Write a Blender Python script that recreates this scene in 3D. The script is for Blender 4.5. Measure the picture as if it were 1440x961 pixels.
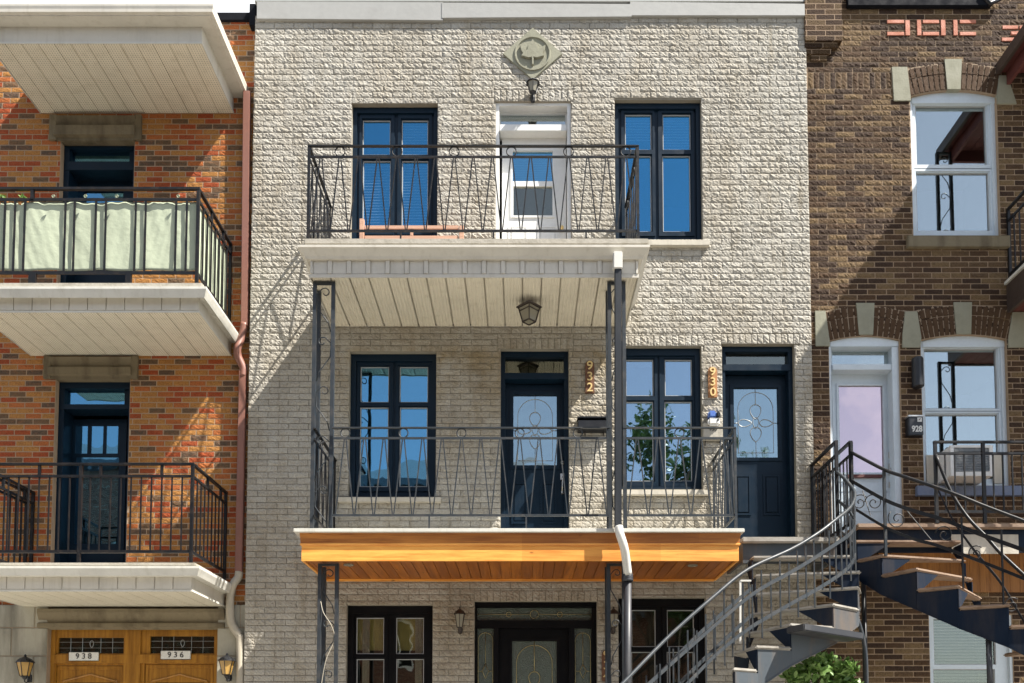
import bpy, bmesh, math, random
import numpy as np
from mathutils import Vector, Matrix
random.seed(7)
scn = bpy.context.scene
for o in list(bpy.data.objects): bpy.data.objects.remove(o)

# ------------------------------------------------------------------ camera
F = 1220.; CX = 734.; TH = 0.054; CY = 1052 - F*math.tan(TH); D = 12.; ZC = 1.6
cam_d = bpy.data.cameras.new('camera'); cam = bpy.data.objects.new('camera', cam_d)
scn.collection.objects.link(cam)
cam.location = (0, -D, ZC); cam.rotation_euler = (math.pi/2 + TH, 0, 0)
cam_d.sensor_width = 36; cam_d.lens = 36*F/1440
cam_d.shift_x = -(CX-720)/1440; cam_d.shift_y = (CY-480.5)/1440
cam_d.clip_start = .1; cam_d.clip_end = 1000
scn.camera = cam

# ------------------------------------------------------------------ light
SUN = Vector((2.2, -1.0, 3.3)).normalized()
world = bpy.data.worlds.new('World'); scn.world = world; world.use_nodes = True
wn = world.node_tree; wn.nodes.clear()
w_out = wn.nodes.new('ShaderNodeOutputWorld'); w_bg = wn.nodes.new('ShaderNodeBackground')
sky = wn.nodes.new('ShaderNodeTexSky'); sky.sky_type = 'NISHITA'; sky.sun_disc = False
sky.sun_elevation = math.asin(SUN.z); sky.sun_rotation = math.atan2(SUN.x, SUN.y)
sky.air_density = 1.0; sky.dust_density = .6; sky.ozone_density = 2.0
w_tc = wn.nodes.new('ShaderNodeTexCoord')
w_ns = wn.nodes.new('ShaderNodeTexNoise'); w_ns.inputs['Scale'].default_value = 2.3; w_ns.inputs['Detail'].default_value = 7
w_ns.inputs['Roughness'].default_value = .6
w_sep = wn.nodes.new('ShaderNodeSeparateXYZ')
w_m = wn.nodes.new('ShaderNodeMath'); w_m.operation = 'MULTIPLY_ADD'; w_m.inputs[1].default_value = .24
w_rng = wn.nodes.new('ShaderNodeMapRange'); w_rng.inputs['From Min'].default_value = .42; w_rng.inputs['From Max'].default_value = .62
w_mix = wn.nodes.new('ShaderNodeMix'); w_mix.data_type = 'RGBA'
w_mix.inputs[7].default_value = (8.2, 8.4, 8.6, 1)
L = wn.links.new
L(w_tc.outputs['Generated'], w_ns.inputs['Vector']); L(w_tc.outputs['Generated'], w_sep.inputs[0])
L(w_sep.outputs[1], w_m.inputs[0]); L(w_ns.outputs[0], w_m.inputs[2]); L(w_m.outputs[0], w_rng.inputs[0])
w_hsv = wn.nodes.new('ShaderNodeHueSaturation'); w_hsv.inputs['Saturation'].default_value = .55
L(sky.outputs[0], w_hsv.inputs['Color'])
L(w_rng.outputs[0], w_mix.inputs[0]); L(w_hsv.outputs[0], w_mix.inputs[6]); L(w_mix.outputs[2], w_bg.inputs[0])
w_bg.inputs[1].default_value = .078
L(w_bg.outputs[0], w_out.inputs[0])
sun_d = bpy.data.lights.new('sun', 'SUN'); sun_d.energy = 5.0; sun_d.angle = math.radians(.53); sun_d.color = (1, .945, .86)
sun_o = bpy.data.objects.new('sun', sun_d); scn.collection.objects.link(sun_o)
sun_o.rotation_euler = SUN.to_track_quat('Z', 'Y').to_euler(); sun_o.location = (20, -10, 30)
vs = scn.view_settings; vs.view_transform = 'Standard'; vs.look = 'None'; vs.gamma = 1; vs.exposure = 1.36
scn.render.resolution_x = 1024; scn.render.resolution_y = 683

# ------------------------------------------------------------------ pixel -> place at a chosen depth plane
_s, _c = math.sin(TH), math.cos(TH)
def _ray(px, py):
    a = (px-CX)/F; b = (CY-py)/F
    return a, _c-b*_s, _s+b*_c
def P(px, py, Y=0.):
    d = _ray(px, py); t = (Y+D)/d[1]; return d[0]*t, ZC+d[2]*t
def Q(px, py, Z):
    d = _ray(px, py); t = (Z-ZC)/d[2]; return d[0]*t, -D+d[1]*t
def V(px, py, Y=0.):
    x, z = P(px, py, Y); return (x, Y, z)
def R(x0, y0, x1, y1, Y=0.):
    ym = (y0+y1)/2; xm = (x0+x1)/2
    return P(x0, ym, Y)[0], P(x1, ym, Y)[0], P(xm, y1, Y)[1], P(xm, y0, Y)[1]

# ------------------------------------------------------------------ materials
def new_mat(name):
    m = bpy.data.materials.new(name); m.use_nodes = True; nt = m.node_tree; nt.nodes.clear()
    out = nt.nodes.new('ShaderNodeOutputMaterial'); b = nt.nodes.new('ShaderNodeBsdfPrincipled')
    nt.links.new(b.outputs[0], out.inputs[0]); return m, nt, b, out
def N(nt, t, **k):
    n = nt.nodes.new(t)
    for a, v in k.items():
        if a.startswith('i_'):
            key = a[2:]; key = int(key) if key.isdigit() else key.replace('_', ' ')
            n.inputs[key].default_value = v
        else: setattr(n, a, v)
    return n
def math_n(nt, op, a, b=None, clamp=False):
    n = nt.nodes.new('ShaderNodeMath'); n.operation = op; n.use_clamp = clamp
    for i, v in enumerate((a, b)):
        if v is None: continue
        if isinstance(v, (int, float)): n.inputs[i].default_value = v
        else: nt.links.new(v, n.inputs[i])
    return n.outputs[0]
def mixc(nt, f, a, b, blend='MIX'):
    n = nt.nodes.new('ShaderNodeMix'); n.data_type = 'RGBA'; n.blend_type = blend
    for i, v in ((0, f), (6, a), (7, b)):
        if isinstance(v, (int, float)): n.inputs[i].default_value = v
        elif isinstance(v, tuple): n.inputs[i].default_value = (*v[:3], 1)
        else: nt.links.new(v, n.inputs[i])
    return n.outputs[2]
def maprange(nt, v, a, b, c=0., d=1.):
    n = nt.nodes.new('ShaderNodeMapRange'); nt.links.new(v, n.inputs[0])
    for i, x in enumerate((a, b, c, d)): n.inputs[i+1].default_value = x
    return n.outputs[0]
def noise(nt, vec, scale, detail=3, rough=.55):
    n = N(nt, 'ShaderNodeTexNoise'); n.inputs['Scale'].default_value = scale
    n.inputs['Detail'].default_value = detail; n.inputs['Roughness'].default_value = rough
    nt.links.new(vec, n.inputs['Vector']); return n.outputs[0]
def scaled(nt, vec, s, rot=(0, 0, 0)):
    n = N(nt, 'ShaderNodeMapping'); n.inputs['Scale'].default_value = s; n.inputs['Rotation'].default_value = rot
    nt.links.new(vec, n.inputs[0]); return n.outputs[0]
def pos(nt): return N(nt, 'ShaderNodeNewGeometry').outputs['Position']
def bump(nt, b, h, dist, strength=1.):
    n = N(nt, 'ShaderNodeBump'); n.inputs['Strength'].default_value = strength; n.inputs['Distance'].default_value = dist
    nt.links.new(h, n.inputs['Height']); nt.links.new(n.outputs[0], b.inputs['Normal'])

def paint(name, col, rough=.5, dirt=.25, dirt_col=None, bump_d=.0015, scale=6., metal=0., streak=False, spec=.5):
    m, nt, b, _ = new_mat(name); p = pos(nt)
    b.inputs['Roughness'].default_value = rough; b.inputs['Metallic'].default_value = metal
    b.inputs['Specular IOR Level'].default_value = spec
    v = scaled(nt, p, (1, 1, .18)) if streak else p
    n1 = noise(nt, v, scale, 6, .65); n2 = noise(nt, p, scale*7, 3)
    f = maprange(nt, n1, .48, .75, 0, dirt)
    dc = dirt_col or tuple(c*.45 for c in col)
    c = mixc(nt, f, col, dc)
    c = mixc(nt, maprange(nt, n2, .3, .7, 0, .18), c, tuple(x*.7 for x in col))
    nt.links.new(c, b.inputs['Base Color'])
    nt.links.new(maprange(nt, n1, .3, .7, rough*.8, min(1, rough*1.25)), b.inputs['Roughness'])
    if bump_d: bump(nt, b, n2, bump_d)
    return m

def brick(name, bw, bh, cols, mortar, mort_w=.010, chip=.02, uv='xz', chip_scale=26., vertical=False, mort_h=0., stain=None, shift=(0, 0), smooth=.15, pits=.25, facets=False):
    """brickwork laid in world x+y / z"""
    m, nt, b, _ = new_mat(name); p = pos(nt)
    sp = N(nt, 'ShaderNodeSeparateXYZ'); nt.links.new(p, sp.inputs[0])
    u = math_n(nt, 'ADD', math_n(nt, 'ADD', sp.outputs[0], sp.outputs[1]), shift[0]); w = math_n(nt, 'ADD', sp.outputs[2], shift[1])
    # slightly wavy courses
    wob = noise(nt, p, 1.7, 2); w = math_n(nt, 'ADD', w, math_n(nt, 'MULTIPLY', math_n(nt, 'SUBTRACT', wob, .5), .012))
    wob2 = noise(nt, p, 9., 2); wj = math_n(nt, 'MULTIPLY', math_n(nt, 'SUBTRACT', wob2, .5), .006)
    u = math_n(nt, 'ADD', u, wj); w = math_n(nt, 'ADD', w, math_n(nt, 'MULTIPLY', wj, .6))
    cb = N(nt, 'ShaderNodeCombineXYZ')
    nt.links.new(u, cb.inputs[0]); nt.links.new(w, cb.inputs[1])
    br = N(nt, 'ShaderNodeTexBrick'); br.offset = 0. if vertical else .5
    br.inputs['Scale'].default_value = 1; br.inputs['Brick Width'].default_value = bw; br.inputs['Row Height'].default_value = bh
    br.inputs['Mortar Size'].default_value = mort_w/2*1.0; br.inputs['Mortar Smooth'].default_value = smooth
    br.inputs['Color1'].default_value = (0, 0, 0, 1); br.inputs['Color2'].default_value = (1, 1, 1, 1); br.inputs['Mortar'].default_value = (.5, .5, .5, 1)
    nt.links.new(cb.outputs[0], br.inputs['Vector'])
    ramp = N(nt, 'ShaderNodeValToRGB'); ramp.color_ramp.interpolation = 'CONSTANT'
    els = ramp.color_ramp.elements
    tot = sum(c[0] for c in cols); acc = 0
    for i, (wt, c) in enumerate(cols):
        e = els[i] if i < 2 else els.new(.5)
        e.position = acc/tot; e.color = (*c, 1); acc += wt
    nt.links.new(br.outputs['Color'], ramp.inputs[0])
    n_chip = noise(nt, scaled(nt, p, (1, 1, 1.5), (0, .5, 0)), chip_scale, 5, .62)
    if facets:
        raw = noise(nt, scaled(nt, p, (1., 1., 1.9), (0, .75, 0)), chip_scale, 3, .5)
        st = maprange(nt, raw, .40, .60); st.node.interpolation_type = 'SMOOTHSTEP'
        n_chip = math_n(nt, 'ADD', math_n(nt, 'MULTIPLY', st, .75), math_n(nt, 'MULTIPLY', n_chip, .35))
    n_fine = noise(nt, p, chip_scale*4, 3)
    n_big = noise(nt, scaled(nt, p, (1, 1, .6)), .9, 5, .6)
    c = mixc(nt, maprange(nt, n_fine, .3, .7, 0, .35), ramp.outputs[0], (.03, .025, .02), 'MULTIPLY')
    c = mixc(nt, maprange(nt, n_chip, .52, .40, 0, pits), c, (.25, .22, .2), 'MULTIPLY')
    c = mixc(nt, br.outputs['Fac'], c, mortar)
    if stain: c = mixc(nt, maprange(nt, n_big, .47, .70, 0, stain[1]), c, stain[0], 'MULTIPLY')
    nt.links.new(c, b.inputs['Base Color']); b.inputs['Roughness'].default_value = .9; b.inputs['Specular IOR Level'].default_value = .2
    up = math_n(nt, 'SUBTRACT', 1., br.outputs['Fac'])
    h = math_n(nt, 'ADD', math_n(nt, 'MULTIPLY', up, .5), math_n(nt, 'MULTIPLY', math_n(nt, 'MULTIPLY', up, n_chip), 1.6))
    bump(nt, b, h, chip)
    return m

def wood(name, base, dark, axis='x', knots=True, rough=.45, plank=None):
    m, nt, b, _ = new_mat(name); p = pos(nt)
    s = {'x': (.35, 6, 6), 'y': (6, .35, 6), 'z': (6, 6, .35)}[axis]
    if plank:
        sp = N(nt, 'ShaderNodeSeparateXYZ'); nt.links.new(p, sp.inputs[0])
        idx = math_n(nt, 'FLOOR', math_n(nt, 'DIVIDE', sp.outputs[plank[0]], plank[1]))
        wn_ = N(nt, 'ShaderNodeTexWhiteNoise'); wn_.noise_dimensions = '1D'; nt.links.new(idx, wn_.inputs['W'])
        rv = wn_.outputs['Value']
    g = noise(nt, scaled(nt, p, s), 4.5, 8, .7)
    n2 = noise(nt, scaled(nt, p, tuple(x*.5 for x in s)), 1.6, 3)
    c = mixc(nt, maprange(nt, g, .42, .68, 0, .8), base, dark)
    c = mixc(nt, maprange(nt, n2, .45, .7, 0, .5), c, tuple(x*.8 for x in dark))
    if knots:
        k = N(nt, 'ShaderNodeTexVoronoi'); k.inputs['Scale'].default_value = 2.4
        nt.links.new(scaled(nt, p, {'x': (1, 2.4, 2.4), 'y': (2.4, 1, 2.4), 'z': (2.4, 2.4, 1)}[axis]), k.inputs['Vector'])
        c = mixc(nt, maprange(nt, k.outputs['Distance'], .09, .03, 0, .85), c, tuple(x*.25 for x in dark))
    if plank: c = mixc(nt, math_n(nt, 'MULTIPLY', rv, .55), c, tuple(x*.9 for x in dark))
    nt.links.new(c, b.inputs['Base Color']); b.inputs['Roughness'].default_value = rough
    bump(nt, b, g, .002)
    return m

def siding(name, col, rib=None, dots=None, rough=.5, dirt=.2):
    m, nt, b, _ = new_mat(name); p = pos(nt)
    sp = N(nt, 'ShaderNodeSeparateXYZ'); nt.links.new(p, sp.inputs[0])
    n1 = noise(nt, p, 2.2, 6, .65)
    c = mixc(nt, maprange(nt, n1, .45, .75, 0, dirt), col, tuple(x*.5 for x in col))
    n2 = noise(nt, scaled(nt, p, (1, 1, .10)), 9., 5, .7)
    c = mixc(nt, maprange(nt, n2, .52, .74, 0, .30), c, (col[0]*.48, col[1]*.44, col[2]*.34))
    if not rib: bump(nt, b, noise(nt, p, 3.5, 3), .006)
    if rib:
        h = math_n(nt, 'SINE', math_n(nt, 'MULTIPLY', sp.outputs[0], 2*math.pi/rib))
        c = mixc(nt, maprange(nt, h, -.6, -1., 0, .22), c, tuple(x*.5 for x in col))
        bump(nt, b, h, .004)
    if dots:
        u = math_n(nt, 'MODULO', math_n(nt, 'ADD', sp.outputs[0], 100.), dots)
        v = math_n(nt, 'MODULO', math_n(nt, 'ADD', sp.outputs[1], 100.), dots)
        du = math_n(nt, 'POWER', math_n(nt, 'SUBTRACT', u, dots/2), 2.); dv = math_n(nt, 'POWER', math_n(nt, 'SUBTRACT', v, dots/2), 2.)
        r = math_n(nt, 'SQRT', math_n(nt, 'ADD', du, dv))
        c = mixc(nt, maprange(nt, r, dots*.24, dots*.18, 0, .75), c, tuple(x*.15 for x in col))
    nt.links.new(c, b.inputs['Base Color']); b.inputs['Roughness'].default_value = rough
    return m

def glass(name, tint=(.72, .84, 1.), refl=.42, dark=(.35, .4, .45), rough=.01, wob=.0):
    m = bpy.data.materials.new(name); m.use_nodes = True; nt = m.node_tree; nt.nodes.clear()
    out = nt.nodes.new('ShaderNodeOutputMaterial')
    g = N(nt, 'ShaderNodeBsdfGlossy'); g.inputs['Color'].default_value = (*tint, 1); g.inputs['Roughness'].default_value = rough
    t = N(nt, 'ShaderNodeBsdfTransparent'); t.inputs['Color'].default_value = (*dark, 1)
    mx = N(nt, 'ShaderNodeMixShader'); mx.inputs[0].default_value = refl
    nt.links.new(t.outputs[0], mx.inputs[1]); nt.links.new(g.outputs[0], mx.inputs[2]); nt.links.new(mx.outputs[0], out.inputs[0])
    if True:
        p = pos(nt); n = noise(nt, p, 2.0, 2); bm = N(nt, 'ShaderNodeBump'); bm.inputs['Distance'].default_value = max(.0004, .0020 + wob)
        nt.links.new(n, bm.inputs['Height']); nt.links.new(bm.outputs[0], g.inputs['Normal'])
    return m

M = {}
_mc = [(1, (.66, .62, .54)), (1, (.70, .66, .575)), (1, (.62, .585, .505)), (1, (.68, .64, .555))]
M['mid_brick'] = brick('split_face_cream_brick', .285, .0865, _mc, (.26, .235, .19), .011, .030, chip_scale=30., stain=((.74, .67, .55), .7), pits=.42, facets=True)
M['mid_soldier'] = brick('cream_soldier_brick', .088, .30, _mc, (.26, .235, .19), .011, .030, chip_scale=30., vertical=True, pits=.42, facets=True)
def block_mat():
    m, nt, b, _ = new_mat('cream_split_block'); g = N(nt, 'ShaderNodeNewGeometry'); p = g.outputs['Position']
    c = mixc(nt, g.outputs['Random Per Island'], (.395, .375, .33), (.475, .455, .405))
    n1 = noise(nt, scaled(nt, p, (1, 1, .6)), .9, 5, .6); n2 = noise(nt, p, 55., 4, .6); n3 = noise(nt, scaled(nt, p, (1, 1, .35)), 4., 5, .65)
    c = mixc(nt, maprange(nt, n1, .45, .70, 0, .6), c, (.78, .70, .58), 'MULTIPLY')
    c = mixc(nt, maprange(nt, n3, .50, .75, 0, .55), c, (.66, .60, .50), 'MULTIPLY')
    c = mixc(nt, maprange(nt, n2, .42, .68, 0, .45), c, (.55, .50, .42), 'MULTIPLY')
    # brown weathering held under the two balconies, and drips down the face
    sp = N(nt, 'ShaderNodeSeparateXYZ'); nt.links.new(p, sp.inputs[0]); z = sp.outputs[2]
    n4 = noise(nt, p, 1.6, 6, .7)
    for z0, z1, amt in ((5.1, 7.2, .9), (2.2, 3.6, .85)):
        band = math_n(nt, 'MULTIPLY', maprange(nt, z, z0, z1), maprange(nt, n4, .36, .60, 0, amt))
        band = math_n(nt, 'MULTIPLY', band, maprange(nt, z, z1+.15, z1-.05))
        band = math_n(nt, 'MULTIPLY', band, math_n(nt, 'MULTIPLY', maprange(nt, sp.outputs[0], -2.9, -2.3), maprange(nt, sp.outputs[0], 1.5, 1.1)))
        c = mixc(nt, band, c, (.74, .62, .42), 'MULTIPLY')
    n5 = noise(nt, scaled(nt, p, (1, 1, .07)), 5.5, 4, .6)
    c = mixc(nt, maprange(nt, n5, .56, .72, 0, .5), c, (.68, .62, .52), 'MULTIPLY')
    nt.links.new(c, b.inputs['Base Color']); b.inputs['Roughness'].default_value = .85; b.inputs['Specular IOR Level'].default_value = .2
    bump(nt, b, n2, .007); return m
def clay_mat(name, cols, spread=.35, mott=None):
    m, nt, b, _ = new_mat(name); g = N(nt, 'ShaderNodeNewGeometry'); p = g.outputs['Position']
    ramp = N(nt, 'ShaderNodeValToRGB'); ramp.color_ramp.interpolation = 'CONSTANT'; els = ramp.color_ramp.elements
    tot = sum(c[0] for c in cols); acc = 0
    for i, (wt, c) in enumerate(cols):
        e = els[i] if i < 2 else els.new(.5)
        e.position = acc/tot; e.color = (*c, 1); acc += wt
    nt.links.new(g.outputs['Random Per Island'], ramp.inputs[0])
    n1 = noise(nt, scaled(nt, p, (1, 1, 2.2)), 16., 5, .7); n2 = noise(nt, p, 60., 4, .65); n3 = noise(nt, scaled(nt, p, (1, 1, .5)), 1.0, 5, .65)
    c = mixc(nt, maprange(nt, n1, .45, .72, 0, .5), ramp.outputs[0], mott)
    c = mixc(nt, maprange(nt, n2, .45, .66, 0, .6), c, (.35, .30, .26), 'MULTIPLY')
    c = mixc(nt, maprange(nt, n3, .46, .68, 0, .5), c, (.58, .52, .46), 'MULTIPLY')
    nt.links.new(c, b.inputs['Base Color']); b.inputs['Roughness'].default_value = .88; b.inputs['Specular IOR Level'].default_value = .2
    bump(nt, b, n2, .008); return m
M['left_block'] = clay_mat('multi_coloured_clay_brick', [(2.4, (.46, .145, .045)), (.7, (.12, .085, .06)), (2.2, (.37, .078, .028)), (1.3, (.46, .22, .065)), (1.2, (.23, .042, .024)), (1.6, (.52, .215, .075)), (.5, (.15, .10, .06)), (1.2, (.44, .12, .045))], mott=(.36, .15, .06))
M['right_block'] = clay_mat('brown_rug_clay_brick', [(2, (.095, .056, .031)), (1.5, (.135, .086, .046)), (2.2, (.058, .035, .023)), (.9, (.20, .135, .070)), (1.6, (.080, .047, .028))], mott=(.062, .042, .030))
M['left_mortar'] = paint('pinkish_mortar', (.44, .33, .23), .95, .3, None, .003, 5., spec=.1)
M['right_mortar'] = paint('pinkish_grey_mortar', (.38, .28, .19), .95, .5, None, .003, 5., spec=.1)
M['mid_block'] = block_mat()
M['mid_mortar'] = paint('grey_cream_mortar', (.29, .265, .215), .95, .3, None, .003, 5., spec=.1)
M['left_brick'] = brick('multi_coloured_orange_brick', .236, .0795,
                        [(2.2, (.36, .095, .022)), (.8, (.07, .048, .035)), (2, (.27, .055, .018)), (1.7, (.34, .14, .035)), (1.6, (.22, .035, .02)), (2.0, (.42, .125, .026)), (.6, (.10, .065, .04)), (1.0, (.33, .16, .05)), (.8, (.30, .10, .04))],
                        (.30, .215, .14), .012, .022, chip_scale=38., stain=((.55, .5, .45), .5), pits=.5)
M['right_brick'] = brick('brown_rug_brick', .270, .0805,
                         [(2, (.125, .072, .038)), (1.5, (.155, .095, .050)), (2, (.085, .049, .029)), (1, (.185, .12, .062)), (1.6, (.105, .061, .033))],
                         (.34, .245, .165), .0115, .040, chip_scale=42., stain=((.6, .55, .5), .5), pits=.6)
M['arch_brick'] = paint('brown_arch_brick', (.10, .058, .032), .9, .6, (.05, .033, .022), .02, 16., spec=.2)
M['mortar'] = paint('light_mortar', (.34, .26, .185), .95, .3, None, .002, 5., spec=.1)
M['salmon'] = paint('salmon_glazed_brick', (.50, .19, .12), .7, .3, None, .004, 9., spec=.3)
M['stone'] = paint('grey_cut_stone', (.42, .39, .31), .9, .5, (.2, .18, .14), .004, 4., spec=.2)
M['old_stone'] = paint('weathered_old_stone', (.21, .175, .115), .9, .95, (.05, .04, .028), .008, 3., streak=True, spec=.2)
M['pale_stone'] = paint('pale_painted_stone', (.30, .295, .225), .85, .35, None, .003, 5., spec=.2)
M['concrete'] = paint('weathered_concrete', (.44, .41, .35), .9, .8, (.22, .20, .15), .004, 5., spec=.2)
M['sill'] = paint('cream_concrete_sill', (.56, .52, .44), .85, .5, None, .003, 5., streak=True, spec=.2)
M['navy'] = paint('navy_door_paint', (.004, .015, .030), .42, .3, (.016, .024, .036), .0008, 5., spec=.2)
M['black_frame'] = paint('black_window_paint', (.005, .005, .006), .5, .3, (.02, .018, .016), .0008, 5., spec=.12)
M['white'] = paint('white_gloss_paint', (.76, .76, .74), .4, .25, (.5, .5, .48), .0008, 4.)
M['cool_white'] = paint('cool_white_frame_paint', (.62, .70, .76), .4, .25, (.4, .45, .5), .0008, 4.)
M['bead'] = paint('light_glazing_bead', (.42, .43, .43), .5, .2, None, 0, 5.)
M['flash'] = paint('pale_metal_flashing', (.37, .37, .355), .5, .25, None, .0015, 2., spec=.3)
M['dark_flash'] = paint('dark_roof_edge', (.010, .011, .015), .8, .2, spec=.1)
M['siding'] = siding('cream_aluminium_siding', (.60, .57, .50), None, None, .45, .35)
M['gutter'] = siding('cream_aluminium_gutter', (.58, .55, .48), None, None, .4, .3)
M['white_alu'] = siding('off_white_aluminium', (.64, .63, .57), None, None, .4, .35)
M['soffit'] = siding('ribbed_cream_soffit', (.72, .66, .53), .046)
M['soffit_dots'] = siding('perforated_cream_soffit', (.74, .70, .58), None, .034)
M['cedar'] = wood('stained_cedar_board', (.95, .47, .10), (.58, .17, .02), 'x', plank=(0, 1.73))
M['cedar_shaded'] = wood('shaded_cedar_board', (.56, .22, .045), (.19, .05, .010), 'x', plank=(0, 2.21))  # same cedar with the shade of the deck cap put into its colour
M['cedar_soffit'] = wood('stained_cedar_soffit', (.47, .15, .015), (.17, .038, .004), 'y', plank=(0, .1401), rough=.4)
M['oak'] = wood('varnished_oak', (.40, .19, .028), (.16, .06, .008), 'z', knots=False, rough=.3)
M['pine_wall'] = wood('old_pine_cladding', (.42, .19, .05), (.17, .07, .02), 'z', plank=(0, .14), rough=.6)
M['bench_wood'] = wood('weathered_pink_wood', (.60, .36, .25), (.40, .22, .15), 'x', knots=False, rough=.7)
M['rail'] = paint('black_wrought_iron', (.009, .010, .012), .42, .5, (.05, .035, .025), .0006, 12., spec=.3)
M['grey_rail'] = paint('grey_painted_iron', (.030, .037, .044), .42, .5, (.10, .085, .07), .0008, 10., spec=.4)
M['stair_grey'] = paint('grey_painted_steel', (.060, .073, .086), .5, .8, (.17, .115, .07), .001, 3., streak=True, spec=.35)
M['stair_navy'] = paint('navy_painted_steel', (.006, .013, .028), .5, .6, (.06, .048, .04), .001, 3., streak=True, spec=.15)
M['tread'] = paint('worn_grey_tread', (.34, .32, .285), .8, .8, (.16, .145, .12), .003, 5.)
M['tread_brown'] = paint('worn_brown_tread', (.29, .205, .145), .8, .95, (.12, .07, .045), .003, 5.)
M['pipe_brown'] = paint('pinkish_brown_downpipe', (.25, .115, .085), .45, .3, None, .0008, 3.)
M['pipe_white'] = paint('white_plastic_elbow', (.66, .65, .60), .4, .3, None, .0008, 4.)
M['pipe_beige'] = paint('beige_downpipe_elbow', (.44, .40, .32), .5, .5, None, .001, 4.)
M['base_stone'] = paint('pale_base_stone', (.40, .38, .31), .9, .95, (.09, .08, .06), .006, 2.2, streak=True, spec=.2)
M['blue_sill'] = paint('blue_grey_painted_sill', (.15, .19, .29), .7, .6, (.3, .32, .34), .003, 5.)
M['pipe_dark'] = paint('charcoal_downpipe', (.022, .026, .032), .45, .35, (.09, .09, .09), .0008, 3., streak=True, spec=.3)
M['galv'] = paint('dull_galvanised_pipe', (.032, .034, .040), .5, .8, (.12, .12, .12), .0012, 3., metal=.1, streak=True)
M['fabric'] = paint('pale_green_canvas', (.47, .52, .39), .9, .1, None, .006, 1.5, spec=.1)
M['plaque'] = wood('stained_plaque_wood', (.42, .20, .07), (.22, .09, .03), 'z', knots=False, rough=.5)
M['plaque_dark'] = wood('dark_plaque_wood', (.16, .07, .03), (.08, .03, .015), 'z', knots=False, rough=.5)
M['brass'] = paint('polished_brass', (.78, .58, .26), .4, .2, None, 0, 8., metal=.25)
M['chrome'] = paint('brushed_nickel', (.62, .60, .56), .3, .2, None, 0, 8., metal=.9)
M['enamel'] = paint('white_enamel_plate', (.72, .72, .68), .35, .2, None, 0, 5.)
M['ink'] = paint('black_number_paint', (.01, .01, .012), .5, .1, None, 0, 5.)
M['lamp_metal'] = paint('dark_bronze_lamp_metal', (.035, .024, .018), .45, .3, None, .0008, 9.)
M['black'] = paint('satin_black_metal', (.012, .013, .016), .35, .2, None, .0005, 9.)
M['lamp_glass'] = paint('cloudy_lamp_glass', (.26, .24, .18), .15, .4, (.25, .22, .15), 0, 12.)
M['amber'] = paint('amber_lamp_glass', (.45, .27, .07), .15, .4, (.2, .1, .02), 0, 12.)
M['blind'] = paint('white_blind_slat', (.62, .64, .66), .6, .1, None, 0, 5.)
M['shade'] = paint('olive_roller_shade', (.66, .58, .25), .8, .2, None, 0, 5.)
M['curtain'] = paint('white_curtain', (.62, .62, .60), .8, .2, None, 0, 5.)
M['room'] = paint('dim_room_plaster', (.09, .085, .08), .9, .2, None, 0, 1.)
M['glass'] = glass('window_glass', (.22, .56, .84), .48, (.75, .8, .8))  # blue of the reflected sky is put into the glossy tint
M['glass_deep'] = glass('deep_sky_tint_glass', (.11, .44, .76), .42, (.85, .9, .95))  # deeper copy, tinted to stand in for a darker sky reflection
M['glass_soft'] = glass('clouded_sky_tint_glass', (.48, .66, .82), .52, (.75, .8, .8))  # paler copy, the clouded sky reflection is put into the tint
M['glass_dark'] = glass('shaded_window_glass', (.62, .66, .62), .20, (.82, .82, .76))
M['glass_pale'] = glass('pale_window_glass', (.72, .82, .84), .46, (.8, .8, .78), .01, -.0016)
M['glass_pink'] = glass('pinkish_door_glass', (.92, .74, .80), .58, (.5, .5, .5))
M['frost'] = glass('bevelled_door_glass', (.58, .76, .86), .46, (.5, .55, .5), .03, .006)
M['leaded'] = glass('dark_leaded_glass', (.45, .48, .36), .20, (.35, .36, .28), .06, .02)
M['leaded_dark'] = M['leaded']
M['leaded'] = paint('textured_greenish_glass', (.060, .085, .062), .14, .7, (.03, .035, .018), .012, 9., spec=.9)
M['caming'] = paint('brass_caming', (.42, .36, .18), .35, .2, None, 0, 8., metal=.6)
M['grey_caming'] = paint('zinc_caming', (.42, .44, .44), .35, .2, None, 0, 8., metal=.5)
M['asphalt'] = paint('worn_asphalt', (.06, .06, .062), .9, .4, (.04, .04, .04), .004, 2., spec=.2)
M['paving'] = paint('concrete_paving', (.36, .34, .30), .9, .4, None, .003, 1.5, spec=.2)
M['soil'] = paint('garden_soil', (.09, .06, .04), .95, .4, None, .01, 6., spec=.1)
M['blue_plastic'] = paint('blue_plastic', (.08, .16, .50), .4, .3, (.2, .5, .4), .0005, 30.)
M['maroon'] = paint('maroon_stained_soffit', (.10, .025, .02), .6, .3)
M['brown_fascia'] = paint('dark_brown_metal_fascia', (.055, .038, .03), .5, .3)
M['opp_brick'] = brick('far_brown_brick', .24, .08, [(1, (.20, .09, .06)), (1, (.25, .12, .08)), (1, (.16, .075, .05))], (.3, .26, .22))
M['opp_roof'] = paint('grey_slate_roof', (.10, .11, .13), .8, .3)
M['bark'] = paint('grey_brown_bark', (.13, .10, .075), .95, .5, None, .02, 8., spec=.1)

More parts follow.
